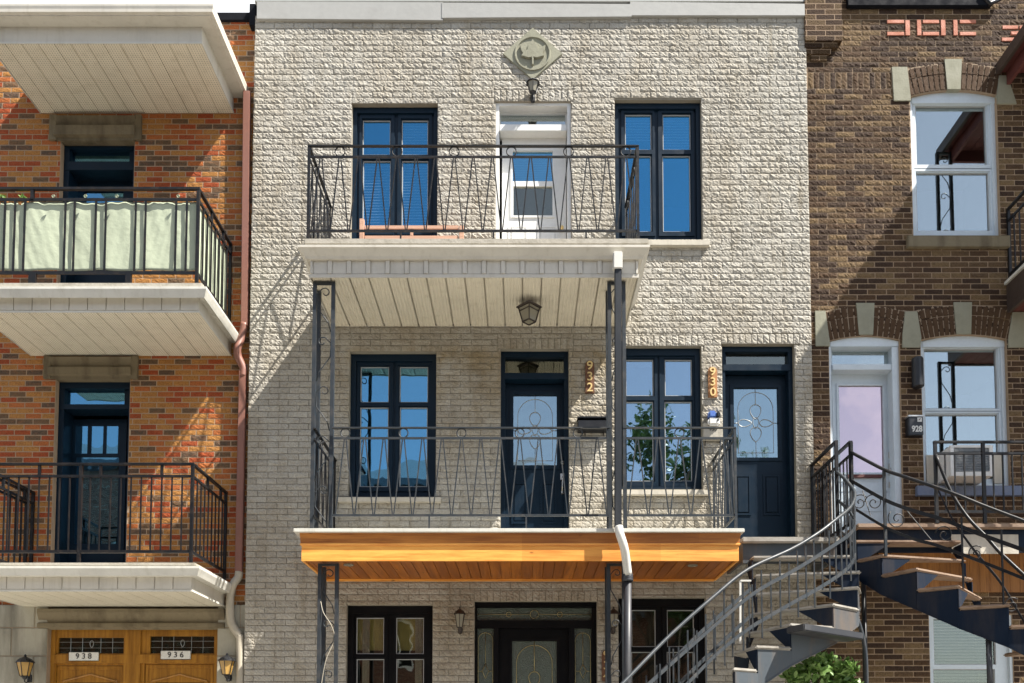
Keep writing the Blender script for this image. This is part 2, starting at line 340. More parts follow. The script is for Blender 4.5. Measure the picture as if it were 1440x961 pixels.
def leaf_mat(name, c1, c2):
    m, nt, b, _ = new_mat(name)
    oi = N(nt, 'ShaderNodeNewGeometry').outputs['Random Per Island']
    c = mixc(nt, oi, c1, c2); nt.links.new(c, b.inputs['Base Color']); b.inputs['Roughness'].default_value = .45
    tr = N(nt, 'ShaderNodeBsdfTranslucent'); nt.links.new(c, tr.inputs[0])
    mx = N(nt, 'ShaderNodeMixShader'); mx.inputs[0].default_value = .3
    nt.links.new(b.outputs[0], mx.inputs[1]); nt.links.new(tr.outputs[0], mx.inputs[2])
    nt.links.new(mx.outputs[0], nt.nodes['Material Output'].inputs[0])
    return m
M['leaf'] = leaf_mat('green_leaf', (.09, .19, .035), (.27, .42, .13))
M['leaf_dark'] = leaf_mat('tree_leaf', (.035, .075, .02), (.09, .15, .035))

# ------------------------------------------------------------------ mesh helpers
WORLD = {}
class MB:
    def __init__(s): s.v = []; s.f = []
    def add(s, vs, fs):
        n = len(s.v); s.v += [tuple(v) for v in vs]; s.f += [tuple(n+i for i in f) for f in fs]; return s
    def box(s, x0, x1, y0, y1, z0, z1):
        x0, x1 = sorted((x0, x1)); y0, y1 = sorted((y0, y1)); z0, z1 = sorted((z0, z1))
        return s.add([(x0,y0,z0),(x1,y0,z0),(x1,y1,z0),(x0,y1,z0),(x0,y0,z1),(x1,y0,z1),(x1,y1,z1),(x0,y1,z1)],
              [(0,3,2,1),(4,5,6,7),(0,1,5,4),(1,2,6,5),(2,3,7,6),(3,0,4,7)])
    def bar(s, a, b, w, h=None, up=(0, 0, 1)):
        a = Vector(a); b = Vector(b); h = h or w; d = (b-a)
        if d.length < 1e-6: return s
        d.normalize(); u = Vector(up)
        if abs(d.dot(u)) > .98: u = Vector((0, 1, 0))
        r = d.cross(u).normalized(); u = r.cross(d)
        vs = []
        for p in (a, b):
            for i, j in ((-1,-1),(1,-1),(1,1),(-1,1)): vs.append(p + r*(i*w/2) + u*(j*h/2))
        return s.add(vs, [(0,1,2,3),(7,6,5,4),(0,4,5,1),(1,5,6,2),(2,6,7,3),(3,7,4,0)])
    def tube(s, pts, r, n=8, cap=True):
        pts = [Vector(p) for p in pts]; rings = []; prev = None
        for i, p in enumerate(pts):
            d = (pts[min(i+1, len(pts)-1)] - pts[max(i-1, 0)]).normalized()
            if prev is None:
                u = Vector((0, 0, 1)) if abs(d.z) < .9 else Vector((0, 1, 0)); u = (u - d*u.dot(d)).normalized()
            else: u = (prev - d*prev.dot(d)).normalized()
            prev = u; w = d.cross(u)
            rr = r[i] if isinstance(r, (list, tuple)) else r
            rings.append([p + u*math.cos(2*math.pi*k/n)*rr + w*math.sin(2*math.pi*k/n)*rr for k in range(n)])
        vs = [v for g in rings for v in g]; fs = []
        for i in range(len(pts)-1):
            for k in range(n):
                fs.append((i*n+k, (i+1)*n+k, (i+1)*n+(k+1) % n, i*n+(k+1) % n))
        if cap: fs += [tuple(range(n)), tuple(reversed(range((len(pts)-1)*n, len(pts)*n)))]
        return s.add(vs, fs)
    def flat(s, pts, w, h):
        """flat rectangular section swept along a polyline, kept upright"""
        pts = [Vector(p) for p in pts]; vs = []
        for i, p in enumerate(pts):
            d = (pts[min(i+1, len(pts)-1)] - pts[max(i-1, 0)]); hd = Vector((d.x, d.y, 0))
            if hd.length < 1e-4: hd = Vector((1, 0, 0))
            hd.normalize(); r = Vector((hd.y, -hd.x, 0))
            for i_, j in ((-1,-1),(1,-1),(1,1),(-1,1)): vs.append(p + r*(i_*w/2) + Vector((0,0,j*h/2)))
        fs = [(0,1,2,3)]; n = len(pts)
        for i in range(n-1):
            for k in range(4): fs.append((i*4+k, (i+1)*4+k, (i+1)*4+(k+1) % 4, i*4+(k+1) % 4))
        fs.append(tuple(reversed(range((n-1)*4, n*4))))
        return s.add(vs, fs)
    def lathe(s, c, prof, n=14, ph=.5):
        """profile [(r,z)] about the vertical axis at c"""
        vs = []; fs = []
        for r, z in prof:
            for k in range(n): vs.append((c[0]+r*math.cos(2*math.pi*(k+ph)/n), c[1]+r*math.sin(2*math.pi*(k+ph)/n), c[2]+z))
        for i in range(len(prof)-1):
            for k in range(n): fs.append((i*n+k, i*n+(k+1) % n, (i+1)*n+(k+1) % n, (i+1)*n+k))
        fs += [tuple(reversed(range(n))), tuple(range((len(prof)-1)*n, len(prof)*n))]
        return s.add(vs, fs)
    def prism(s, poly, Y0, Y1):
        """polygon in (x,z) extruded from Y0 to Y1"""
        n = len(poly); vs = [(x, Y0, z) for x, z in poly] + [(x, Y1, z) for x, z in poly]
        fs = [tuple(range(n)), tuple(reversed(range(n, 2*n)))] + [(i, n+i, n+(i+1) % n, (i+1) % n) for i in range(n)]
        return s.add(vs, fs)
    def slab(s, poly, z0, z1):
        n = len(poly); vs = [(x, y, z0) for x, y in poly] + [(x, y, z1) for x, y in poly]
        fs = [tuple(reversed(range(n))), tuple(range(n, 2*n))] + [(i, (i+1) % n, n+(i+1) % n, n+i) for i in range(n)]
        return s.add(vs, fs)
    def plate(s, X0, X1, Z0, Z1, holes, Yf, Yb, outer=True, back=False):
        xs = sorted({X0, X1, *[min(max(h[i], X0), X1) for h in holes for i in (0, 1)]})
        zs = sorted({Z0, Z1, *[min(max(h[i], Z0), Z1) for h in holes for i in (2, 3)]})
        def hole(x, z): return any(h[0] < x < h[1] and h[2] < z < h[3] for h in holes)
        nx, nz = len(xs)-1, len(zs)-1
        g = [[not hole((xs[i]+xs[i+1])/2, (zs[j]+zs[j+1])/2) for j in range(nz)] for i in range(nx)]
        for i in range(nx):
            for j in range(nz):
                if not g[i][j]: continue
                a, b, c, d = xs[i], xs[i+1], zs[j], zs[j+1]
                s.add([(a,Yf,c),(b,Yf,c),(b,Yf,d),(a,Yf,d)], [(0,1,2,3)])
                if back: s.add([(a,Yb,c),(b,Yb,c),(b,Yb,d),(a,Yb,d)], [(3,2,1,0)])
                def nb(ii, jj, edge):
                    if 0 <= ii < nx and 0 <= jj < nz: return not g[ii][jj]
                    return outer
                if nb(i-1, j, 0): s.add([(a,Yf,c),(a,Yf,d),(a,Yb,d),(a,Yb,c)], [(0,1,2,3)])
                if nb(i+1, j, 0): s.add([(b,Yf,c),(b,Yb,c),(b,Yb,d),(b,Yf,d)], [(0,1,2,3)])
                if nb(i, j-1, 0): s.add([(a,Yf,c),(a,Yb,c),(b,Yb,c),(b,Yf,c)], [(0,1,2,3)])
                if nb(i, j+1, 0): s.add([(a,Yf,d),(b,Yf,d),(b,Yb,d),(a,Yb,d)], [(0,1,2,3)])
        return s
    def ushape(s, XL, XR, YF, YW, prof, left=True, right=True):
        """closed profile [(out, z)] run round the left, front and right sides of a slab, mitred"""
        n = len(prof); vs = []; fs = []
        for corner in range(4):
            for o, z in prof:
                x = XL-o if corner in (0, 1) else XR+o
                y = YW if corner in (0, 3) else YF-o
                vs.append((x, y, z))
        segs = [i for i, ok in ((0, left), (1, True), (2, right)) if ok]
        for i in segs:
            for k in range(n): fs.append((i*n+k, (i+1)*n+k, (i+1)*n+(k+1) % n, i*n+(k+1) % n))
        fs += [tuple(range(n)), tuple(reversed(range(3*n, 4*n)))]
        return s.add(vs, fs)
    def build(s, name, mat, parent=None, bevel=0., smooth=False, origin=None):
        xs = [v[0] for v in s.v]; ys = [v[1] for v in s.v]; zs = [v[2] for v in s.v]
        c = Vector(origin) if origin else Vector(((min(xs)+max(xs))/2, (min(ys)+max(ys))/2, min(zs)))
        me = bpy.data.meshes.new(name); me.from_pydata([tuple(Vector(v)-c) for v in s.v], [], s.f)
        me.materials.append(mat)
        bm = bmesh.new(); bm.from_mesh(me); bmesh.ops.recalc_face_normals(bm, faces=bm.faces)
        if bevel:
            bmesh.ops.remove_doubles(bm, verts=bm.verts, dist=1e-5)
            es = [e for e in bm.edges if len(e.link_faces) == 2 and e.calc_face_angle(0) > .6]
            bmesh.ops.bevel(bm, geom=es, offset=bevel, segments=2, affect='EDGES', clamp_overlap=True)
        bm.to_mesh(me); bm.free()
        if smooth:
            for p in me.polygons: p.use_smooth = True
        o = bpy.data.objects.new(name, me); scn.collection.objects.link(o)
        pw = WORLD[parent.name] if parent else Vector((0, 0, 0))
        o.location = c - pw
        if parent: o.parent = parent
        WORLD[o.name] = c
        return o

def tag(o, label=None, cat=None, group=None, kind=None):
    for k, v in (('label', label), ('category', cat), ('group', group), ('kind', kind)):
        if v: o[k] = v
    return o
def thing(name, loc, label, cat, group=None):
    o = bpy.data.objects.new(name, None); scn.collection.objects.link(o); o.location = loc; o.empty_display_size = .2
    WORLD[o.name] = Vector(loc); return tag(o, label, cat, group)

def text_mesh(txt, X, Z, Y, h, mat, parent, name='number', depth=.008, align='CENTER', wide=1., bold=0.):
    cu = bpy.data.curves.new('t', 'FONT'); cu.body = txt; cu.size = h*1.38; cu.extrude = depth; cu.align_x = align; cu.align_y = 'CENTER'
    cu.offset = bold
    t = bpy.data.objects.new('t', cu); scn.collection.objects.link(t)
    dg = bpy.context.evaluated_depsgraph_get(); me = bpy.data.meshes.new_from_object(t.evaluated_get(dg))
    bpy.data.objects.remove(t); me.materials.clear(); me.materials.append(mat)
    me.transform(Matrix.Rotation(math.pi/2, 4, 'X') @ Matrix.Diagonal((wide, 1, 1, 1)))
    me.name = name
    o = bpy.data.objects.new(name, me); scn.collection.objects.link(o)
    pw = WORLD[parent.name]; o.parent = parent; o.location = Vector((X, Y, Z)) - pw; WORLD[o.name] = Vector((X, Y, Z))
    return o

# ------------------------------------------------------------------ openings
def window(parent, hole, Yw, rects, mat, gmat, name='window', Yf=None, sill=None, casing=8, sash=None, blind=None, label=None, sillmat='sill', bead=True, sillout=.07):
    """hole: pixels of the opening on the wall face; rects: pixels of the panes"""
    Yf = Yw+.12 if Yf is None else Yf
    X0, X1, Z0, Z1 = R(*hole, Yw)
    mb = MB()
    c = casing*.01
    mb.plate(X0-.01, X1+.01, Z0-.01, Z1+.01, [(X0+c*.75, X1-c*.75, Z0+c*.6, Z1-c)], Yf-.045, Yf+.03)
    hs = [R(*r, Yf) for r in rects]
    mb.plate(X0, X1, Z0, Z1, hs, Yf, Yf+.05, outer=False)
    # raised sash stiles around each column of panes
    if sash:
        for sx0, sy0, sx1, sy1 in sash:
            a, b, e, f = R(sx0, sy0, sx1, sy1, Yf-.018)
            ins = [(h[0]-.012, h[1]+.012, h[2]-.012, h[3]+.012) for h in hs]
            mb.plate(a, b, e, f, ins, Yf-.018, Yf+.001)
    w = mb.build(name, mat, parent)
    if label: w['label'] = label
    for h in hs:
        MB().box(h[0], h[1], Yf+.03, Yf+.036, h[2], h[3]).build('pane', gmat, w)
        if bead: MB().plate(h[0], h[1], h[2], h[3], [(h[0]+.011, h[1]-.011, h[2]+.011, h[3]-.011)], Yf+.012, Yf+.029).build('glazing_bead', M['bead'], w)
    if sill:
        a, b, e, f = R(*sill, Yw-sillout)
        MB().box(a, b, Yw-sillout, Yw+.12, e, f).build('sill', M[sillmat], w, bevel=.006)
    if blind:
        for (bx, kind) in blind:
            a, b, e, f = R(*bx, Yf+.09); m_ = MB()
            if kind == 'slats':
                z = f
                while z > e: m_.add([(a, Yf+.060, z-.014), (b, Yf+.060, z-.014), (b, Yf+.078, z+.010), (a, Yf+.078, z+.010)], [(0,1,2,3)]); z -= .042
                m_.build('blind', M['blind'], w)
            elif kind == 'shade': m_.box(a, b, Yf+.09, Yf+.095, e, f).build('roller_shade', M['shade'], w)
            elif kind == 'white': m_.box(a, b, Yf+.09, Yf+.095, e, f).build('roller_shade', M['curtain'], w)
            elif kind == 'curtain':
                n = 22
                pts = [(a+(b-a)*i/n, Yf+.065+.014*math.sin(i*1.9)) for i in range(n+1)]
                vs_ = [(x, y, e) for x, y in pts]+[(x, y, f) for x, y in pts]
                m_.add(vs_, [(i, i+1, n+2+i, n+1+i) for i in range(n)]).build('curtain', M['curtain'], w, smooth=True)
    return w

def wall_obj(parent, X0, X1, Z0, Z1, holes, Yw, mat, Yb=.32):
    mb = MB().plate(X0, X1, Z0, Z1, [R(*h, Yw) for h in holes], Yw, Yw+Yb, outer=True)
    return mb.build('wall', mat, parent)
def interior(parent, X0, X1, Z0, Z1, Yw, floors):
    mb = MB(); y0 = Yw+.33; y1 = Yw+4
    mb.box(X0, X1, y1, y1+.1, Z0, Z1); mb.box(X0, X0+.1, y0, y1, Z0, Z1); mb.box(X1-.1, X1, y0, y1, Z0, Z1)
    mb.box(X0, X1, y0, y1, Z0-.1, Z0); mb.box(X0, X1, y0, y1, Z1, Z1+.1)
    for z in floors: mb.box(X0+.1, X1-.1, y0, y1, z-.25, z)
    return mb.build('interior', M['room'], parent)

# ================================================================== GROUND (setting)
def ground():
    tag(MB().box(-120, 120, -160, 60, -.3, -.02).build('ground', M['asphalt']), kind='structure')
    tag(MB().box(-120, 120, -15.0, -7.2, -.15, -.016).build('road', M['asphalt']), kind='structure')
    tag(MB().box(-120, 120, -7.2, -3.9, -.1, .10).build('pavement', M['paving'], bevel=.015), kind='structure')
    tag(MB().box(-120, 120, -3.9, .05, -.1, .085).build('front_yard', M['paving']), kind='structure')
    tag(MB().box(-120, 120, -18.5, -15.0, -.1, .10).build('far_pavement', M['paving'], bevel=.015), kind='structure')
ground()

# ================================================================== MIDDLE BUILDING
XML, XMR = -3.86, 4.105
ZT = P(740, 22, 0)[1]
midb = thing('apartment_building', (0, 1, 0), 'pale cream split-face brick walk-up with navy window frames, between the orange and the brown building', 'building')
H31 = (494, 146, 615, 340); HD3 = (697, 143, 803, 372); H33 = (865, 140, 987, 337)
H21 = (491, 495, 613, 699); HD932 = (704, 491, 800, 778); H22 = (867, 487, 987, 688); HD930 = (1017, 484, 1119, 776)
H11 = (487, 851, 608, 1010); HD1 = (667, 846, 840, 1120); H12 = (870, 841, 993, 1010)
MID_HOLES = [H31, HD3, H33, H21, HD932, H22, HD930, H11, HD1, H12]
SOLDIERS = [(695, 127, 806, 143), (667, 831, 840, 846), (865, 472, 990, 487), (1014, 470, 1124, 484), (700, 476, 806, 491)]
def block_wall(parent, X0, X1, Z0, Z1, hole_px, sol_px, Yw, bw, bh, g, mortar, block, cell=(.021, .0185), amp=.014, lift=.003, edge=(.001, .0105), seed=5, solw=.088, depth=.32, joint=.006):
    """the wall sheet (mortar) with every brick modelled on it as a chipped block"""
    rng = np.random.default_rng(seed)
    XML, XMR, ZT = X0, X1, Z1; MID_HOLES = hole_px; SOLDIERS = sol_px
    mb = MB().plate(X0, X1, Z0, Z1, [R(*h, Yw) for h in hole_px], Yw+joint, Yw+depth)
    nb_faces = len(mb.f)
    holes = [R(*h, Yw) for h in MID_HOLES]; sol = [R(*q, Yw) for q in SOLDIERS]
    rects = []
    def cut(rc, hs):
        out = [rc]
        for h in hs:
            nxt = []
            for a, b, c, d in out:
                if b <= h[0] or a >= h[1] or d <= h[2] or c >= h[3]: nxt.append((a, b, c, d)); continue
                if a < h[0]: nxt.append((a, h[0], c, d))
                if b > h[1]: nxt.append((h[1], b, c, d))
                a2, b2 = max(a, h[0]), min(b, h[1])
                if d > h[3]: nxt.append((a2, b2, h[3], d))
                if c < h[2]: nxt.append((a2, b2, c, h[2]))
            out = nxt
        return out
    row = 0; z = Z0+.003
    while z < ZT-.01:
        off = (0 if row % 2 else bw/2) + rng.normal(0, .006); x = XML-off
        while x < XMR:
            w = bw + rng.normal(0, .002)
            a, b = max(x, XML), min(x+w, XMR)
            if b-a > .03: rects += cut((a, b, z, min(z+bh, ZT)), holes+sol)
            x += w
        z += bh; row += 1
    for q in sol:
        n = max(2, round((q[1]-q[0])/solw)); w = (q[1]-q[0])/n
        for i in range(n): rects.append((q[0]+w*i, q[0]+w*(i+1), q[2], q[3]))
    V_, F_ = [], []; base = len(mb.v)
    for a, b, c, d in rects:
        a += g/2; b -= g/2; c += g/2; d -= g/2
        if b-a < .015 or d-c < .015: continue
        nx = max(1, int(round((b-a)/cell[0]))); nz = max(1, int(round((d-c)/cell[1])))
        gx, gz = np.meshgrid(np.linspace(a, b, nx+1), np.linspace(c, d, nz+1), indexing='ij')
        hgt = rng.uniform(.0, amp, gx.shape)
        # chips run diagonally: blend each point with its upper-left neighbour
        h2 = hgt.copy(); h2[1:, :-1] = .5*hgt[1:, :-1]+.5*hgt[:-1, 1:]; hgt = h2*rng.uniform(.8, 1.25) + lift
        rim = np.zeros_like(hgt, bool); rim[0] = rim[-1] = True; rim[:, 0] = rim[:, -1] = True
        hgt = np.where(rim, rng.uniform(*edge, gx.shape), hgt)
        jx = np.where(rim, rng.uniform(-.0008, .0008, gx.shape), rng.uniform(-.3, .3, gx.shape)*cell[0]); jz = np.where(rim, rng.uniform(-.0008, .0008, gx.shape), rng.uniform(-.25, .25, gx.shape)*cell[1])
        gx = gx+jx; gz = gz+jz
        n0 = base+len(V_)
        V_ += list(zip(gx.ravel().tolist(), (Yw-hgt).ravel().tolist(), gz.ravel().tolist()))
        idx = lambda i, j: n0+i*(nz+1)+j
        for i in range(nx):
            for j in range(nz):
                p, q_, r_, t_ = idx(i, j), idx(i+1, j), idx(i+1, j+1), idx(i, j+1)
                if rng.random() < .7: F_ += [(p, q_, t_), (q_, r_, t_)]
                else: F_ += [(p, q_, r_), (p, r_, t_)]
        ring = [idx(i, 0) for i in range(nx+1)]+[idx(nx, j) for j in range(1, nz+1)]+[idx(i, nz) for i in range(nx-1, -1, -1)]+[idx(0, j) for j in range(nz-1, 0, -1)]
        m0 = base+len(V_)
        for k in ring: v = V_[k-base]; V_.append((v[0], Yw+joint+.002, v[2]))
        L_ = len(ring)
        for k in range(L_): F_.append((ring[k], m0+k, m0+(k+1) % L_, ring[(k+1) % L_]))
    me = bpy.data.meshes.new('wall'); me.from_pydata(mb.v+V_, [], mb.f+F_)
    me.materials.append(mortar); me.materials.append(block)
    arr = np.zeros(len(me.polygons), np.int32); arr[nb_faces:] = 1; me.polygons.foreach_set('material_index', arr)
    o = bpy.data.objects.new('wall', me); scn.collection.objects.link(o); o.parent = parent; o.location = -WORLD[parent.name]
    WORLD[o.name] = Vector((0, 0, 0)); return o
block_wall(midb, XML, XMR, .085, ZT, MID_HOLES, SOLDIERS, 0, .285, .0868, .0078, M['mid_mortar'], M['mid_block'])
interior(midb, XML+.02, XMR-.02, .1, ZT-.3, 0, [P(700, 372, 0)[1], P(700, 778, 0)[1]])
# parapet flashing in three lapped sheets
for i, (a, b, yt, yb) in enumerate([(361, 623, 3, 27), (621, 888, 5, 26), (886, 1132, 3, 22)]):
    x0, x1, z0, z1 = R(a, yt, b, yb, -.05)
    MB().prism([(x0, z0+.005*(i == 0)), (x1, z0-.02*(i == 0)+.02*(i == 1)), (x1, z1-.012*i), (x0, z1+.01)], -.05-.006*(i % 2), .35).build('roof_flashing', M['flash'], midb, bevel=.004)
x0, x1, z0, z1 = R(360, -2, 1132, 5, 0)
MB().box(XML, XMR, -.04, .34, z1-.08, z1-.05).build('roof_cap', M['flash'], midb)

# third floor
window(midb, H31, 0, [(510, 169, 549, 218), (565, 169, 602, 218), (510, 226, 549, 322), (565, 226, 602, 322)], M['navy'], M['glass_deep'],
       sash=[(505, 161, 554, 330), (559, 161, 607, 330)], blind=[((560, 160, 605, 325), 'slats'), ((505, 232, 552, 325), 'slats')], sill=(490, 340, 620, 348))
window(midb, H33, 0, [(879, 161, 916, 211), (932, 161, 971, 211), (879, 219, 916, 326), (932, 219, 971, 326)], M['navy'], M['glass_deep'],
       sash=[(874, 153, 921, 332), (926, 153, 976, 332)], blind=[((874, 160, 920, 200), 'slats'), ((930, 160, 973, 214), 'slats')], sill=(912-46, 337, 998, 345))
# second floor
window(midb, H21, 0, [(507, 516, 547, 566), (562, 516, 602, 566), (506, 573, 546, 685), (562, 573, 601, 685)], M['navy'], M['glass'],
       sash=[(501, 508, 552, 691), (556, 508, 607, 691)], casing=10, sill=(475, 699, 620, 706), blind=[((558, 512, 605, 530), 'white')])
window(midb, H22, 0, [(880, 506, 919, 557), (935, 506, 973, 557), (880, 565, 919, 677), (935, 565, 973, 677)], M['navy'], M['glass_soft'],
       sash=[(876, 499, 925, 684), (928, 499, 980, 684)], casing=10, sill=(858, 689, 997, 696), blind=[((878, 500, 922, 517), 'white')])
# ground floor
window(midb, H11, 0, [(501, 869, 540, 920), (557, 869, 596, 920), (501, 927, 540, 1000), (557, 927, 596, 1000)], M['black_frame'], M['glass_dark'],
       casing=11, sash=[(495, 861, 545, 1004), (552, 861, 602, 1004)], blind=[((495, 860, 602, 915), 'shade'), ((510, 866, 520, 1000), 'curtain'), ((584, 866, 594, 1000), 'curtain')])
window(midb, H12, 0, [(888, 858, 922, 910), (938, 858, 976, 910), (888, 917, 922, 1000), (938, 917, 976, 1000)], M['black_frame'], M['glass_dark'],
       casing=11, sash=[(882, 850, 928, 1004), (932, 850, 982, 1004)])

def pet(cx, cz, w, h, Y, mbt, r, rot=0.):
    """a leaf-shaped loop of caming"""
    pts = []
    for i in range(25):
        a = 2*math.pi*i/24; x = math.sin(a)*w/2*abs(math.sin(a/2+0))**.6; z = -math.cos(a)*h/2
        pts.append((cx+x*math.cos(rot)-z*math.sin(rot), Y, cz+x*math.sin(rot)+z*math.cos(rot)))
    mbt.tube(pts, r, 5, cap=False)
def leading(parent, h, Y, mat, r=.005, flower=True):
    X0, X1, Z0, Z1 = h; w = X1-X0; cx = (X0+X1)/2; mb = MB(); ra = w*.40
    zt = Z1-w*.09-ra
    pts = [(cx-ra, Y, Z0+w*.12)] + [(cx-ra*math.cos(t*math.pi/16), Y, zt+ra*math.sin(t*math.pi/16)) for t in range(17)] + [(cx+ra, Y, Z0+w*.12), (cx-ra, Y, Z0+w*.12)]
    mb.tube(pts, r, 5)
    zc = (Z0+Z1)/2
    for sx in (-1, 1):
        mb.tube([(cx+sx*ra, Y, zc), (cx+sx*w/2, Y, zc)], r, 5)
    mb.tube([(cx, Y, Z1), (cx, Y, zc+w*.42)], r, 5); mb.tube([(cx, Y, Z0), (cx, Y, zc-w*.42)], r, 5)
    if flower:
        pet(cx, zc+w*.26, w*.3, w*.34, Y, mb, r*1.2); pet(cx, zc-w*.26, w*.3, w*.34, Y, mb, r*1.2)
        pet(cx-w*.24, zc, w*.2, w*.3, Y, mb, r*1.2, math.pi/2); pet(cx+w*.24, zc, w*.2, w*.3, Y, mb, r*1.2, math.pi/2)
        pet(cx, zc, w*.16, w*.26, Y, mb, r)
    return mb.build('leading', mat, parent, smooth=True)

def panel_mb(mb, r, Y):
    a, b, c, d = R(*r, Y)
    mb.plate(a, b, c, d, [(a+.03, b-.03, c+.03, d-.03)], Y-.012, Y+.001)
    mb.box(a+.045, b-.045, Y-.016, Y, c+.045, d-.045)

def front_door(hole, transom, bar, leaf, pane, panels, label=None, lock=None):
    Yf = .13
    X0, X1, Z0, Z1 = R(*hole, 0); c = .06
    T = R(*transom, Yf); B = R(*bar, Yf); Lf = R(*leaf, Yf+.09)
    mb = MB().plate(X0-.01, X1+.01, Z0, Z1+.01, [(X0+c, X1-c, Z0-.1, Z1-.075)], Yf-.05, Yf+.14)
    mb.box(X0+.03, X1-.03, Yf-.06, Yf+.10, B[2], B[3])
    mb.plate(X0+.02, X1-.02, B[3]-.01, Z1-.02, [T], Yf, Yf+.05)
    fr = mb.build('door_frame', M['navy'], midb, bevel=.003)
    MB().box(T[0], T[1], Yf+.03, Yf+.036, T[2], T[3]).build('transom_pane', M['glass_dark'], fr)
    p = R(*pane, Yf+.09)
    d = MB().plate(Lf[0], Lf[1], Lf[2], Lf[3], [p], Yf+.09, Yf+.13)
    d.plate(p[0]-.05, p[1]+.05, p[2]-.05, p[3]+.05, [p], Yf+.074, Yf+.091)
    for q in panels: panel_mb(d, q, Yf+.09)
    dr = d.build('door', M['navy'], midb, bevel=.002)
    if label: dr['label'] = label
    MB().box(p[0], p[1], Yf+.105, Yf+.112, p[2], p[3]).build('pane', M['frost'], dr)
    leading(dr, p, Yf+.101, M['grey_caming'])
    if lock:
        x, z = P(lock[0], lock[1], Yf+.07)
        MB().add([], []).lathe((x, Yf+.07, z), [(.0, -.028), (.028, -.02), (.032, 0), (.028, .02), (0, .028)]).build('deadbolt', M['chrome'], dr, smooth=True)
        x, z = P(lock[0], lock[2], Yf+.07); h = MB()
        h.box(x-.03, x+.03, Yf+.065, Yf+.09, z-.03, z+.06)
        h.tube([(x, Yf+.07, z+.01), (x, Yf+.01, z-.03), (x-.003, Yf+.01, z-.15), (x-.003, Yf+.07, z-.20)], .012, 8)
        h.lathe((x, Yf+.07, z-.22), [(.0, -.02), (.022, -.01), (.022, .02), (0, .03)])
        h.build('handle', M['chrome'], dr, smooth=False)
    return dr
front_door(HD932, (708, 501, 795, 527), (706, 527, 798, 536), (707, 541, 798, 778), (722, 556, 783, 655), [(719, 678, 742, 737), (760, 678, 783, 737)], lock=(791, 651, 672))
front_door(HD930, (1021, 497, 1108, 515), (1019, 515, 1117, 524), (1019, 529, 1108, 776), (1032, 546, 1094, 644), [(1033, 668, 1056, 725), (1073, 668, 1097, 725)])

# ground-floor entrance with sidelights
def main_entrance():
    Yf = .12; X0, X1, Z0, Z1 = R(*HD1, 0)
    T = R(671, 855, 832, 873, Yf); sl = R(671, 884, 694, 1060, Yf); sr = R(808, 884, 832, 1060, Yf); lf = R(701, 884, 800, 1110, Yf)
    mb = MB().plate(X0-.01, X1+.01, Z0, Z1+.01, [T, sl, sr, lf], Yf-.03, Yf+.06)
    mb.plate(X0, X1, Z1-.06, Z1, [], Yf-.06, Yf)
    fr = mb.build('door_frame', M['black_frame'], midb, bevel=.003)
    for h in (T, sl, sr): MB().box(h[0], h[1], Yf+.03, Yf+.036, h[2], h[3]).build('pane', M['leaded'], fr)
    mbc = MB()
    for h in (sl, sr):
        cx = (h[0]+h[1])/2; w = h[1]-h[0]; zc = P(0, 944, Yf)[1]
        mbc.tube([(cx-w*.45, Yf+.02, h[2])]+[(cx-w*.45*math.cos(t*math.pi/10), Yf+.02, h[3]-w*.7+w*.45*math.sin(t*math.pi/10)) for t in range(11)]+[(cx+w*.45, Yf+.02, h[2])], .005, 5)
        mbc.tube([(cx, Yf+.02, h[3]-w*.25), (cx, Yf+.02, zc+.1)], .004, 5)
        mbc.tube([(cx, Yf+.02, zc+.1), (cx+.045, Yf+.02, zc), (cx, Yf+.02, zc-.1), (cx-.045, Yf+.02, zc), (cx, Yf+.02, zc+.1)], .006, 5)
        mbc.tube([(h[0], Yf+.02, zc), (cx-.045, Yf+.02, zc)], .004, 5); mbc.tube([(cx+.045, Yf+.02, zc), (h[1], Yf+.02, zc)], .004, 5)
    cx = (T[0]+T[1])/2; zc = (T[2]+T[3])/2
    mbc.tube([(T[0], Yf+.02, zc), (cx-.06, Yf+.02, zc)], .004, 5); mbc.tube([(cx+.06, Yf+.02, zc), (T[1], Yf+.02, zc)], .004, 5)
    for dx, s_ in ((-.36, .035), (0, .06), (.36, .035)):
        mbc.tube([(cx+dx+s_*math.sin(t*math.pi/6), Yf+.02, zc+s_*math.cos(t*math.pi/6)) for t in range(13)], .005, 5)
    mbc.build('leading', M['caming'], fr, smooth=True)
    p = R(720, 902, 783, 1042, Yf+.05)
    d = MB().plate(lf[0], lf[1], lf[2], lf[3], [p], Yf+.04, Yf+.08).plate(p[0]-.04, p[1]+.04, p[2]-.04, p[3]+.04, [p], Yf+.025, Yf+.041)
    dr = d.build('door', M['black_frame'], midb, bevel=.002)
    MB().box(p[0], p[1], Yf+.055, Yf+.062, p[2], p[3]).build('pane', M['leaded'], dr)
    leading(dr, (p[0], p[1], p[2], p[3]), Yf+.05, M['caming'], .006)
main_entrance()

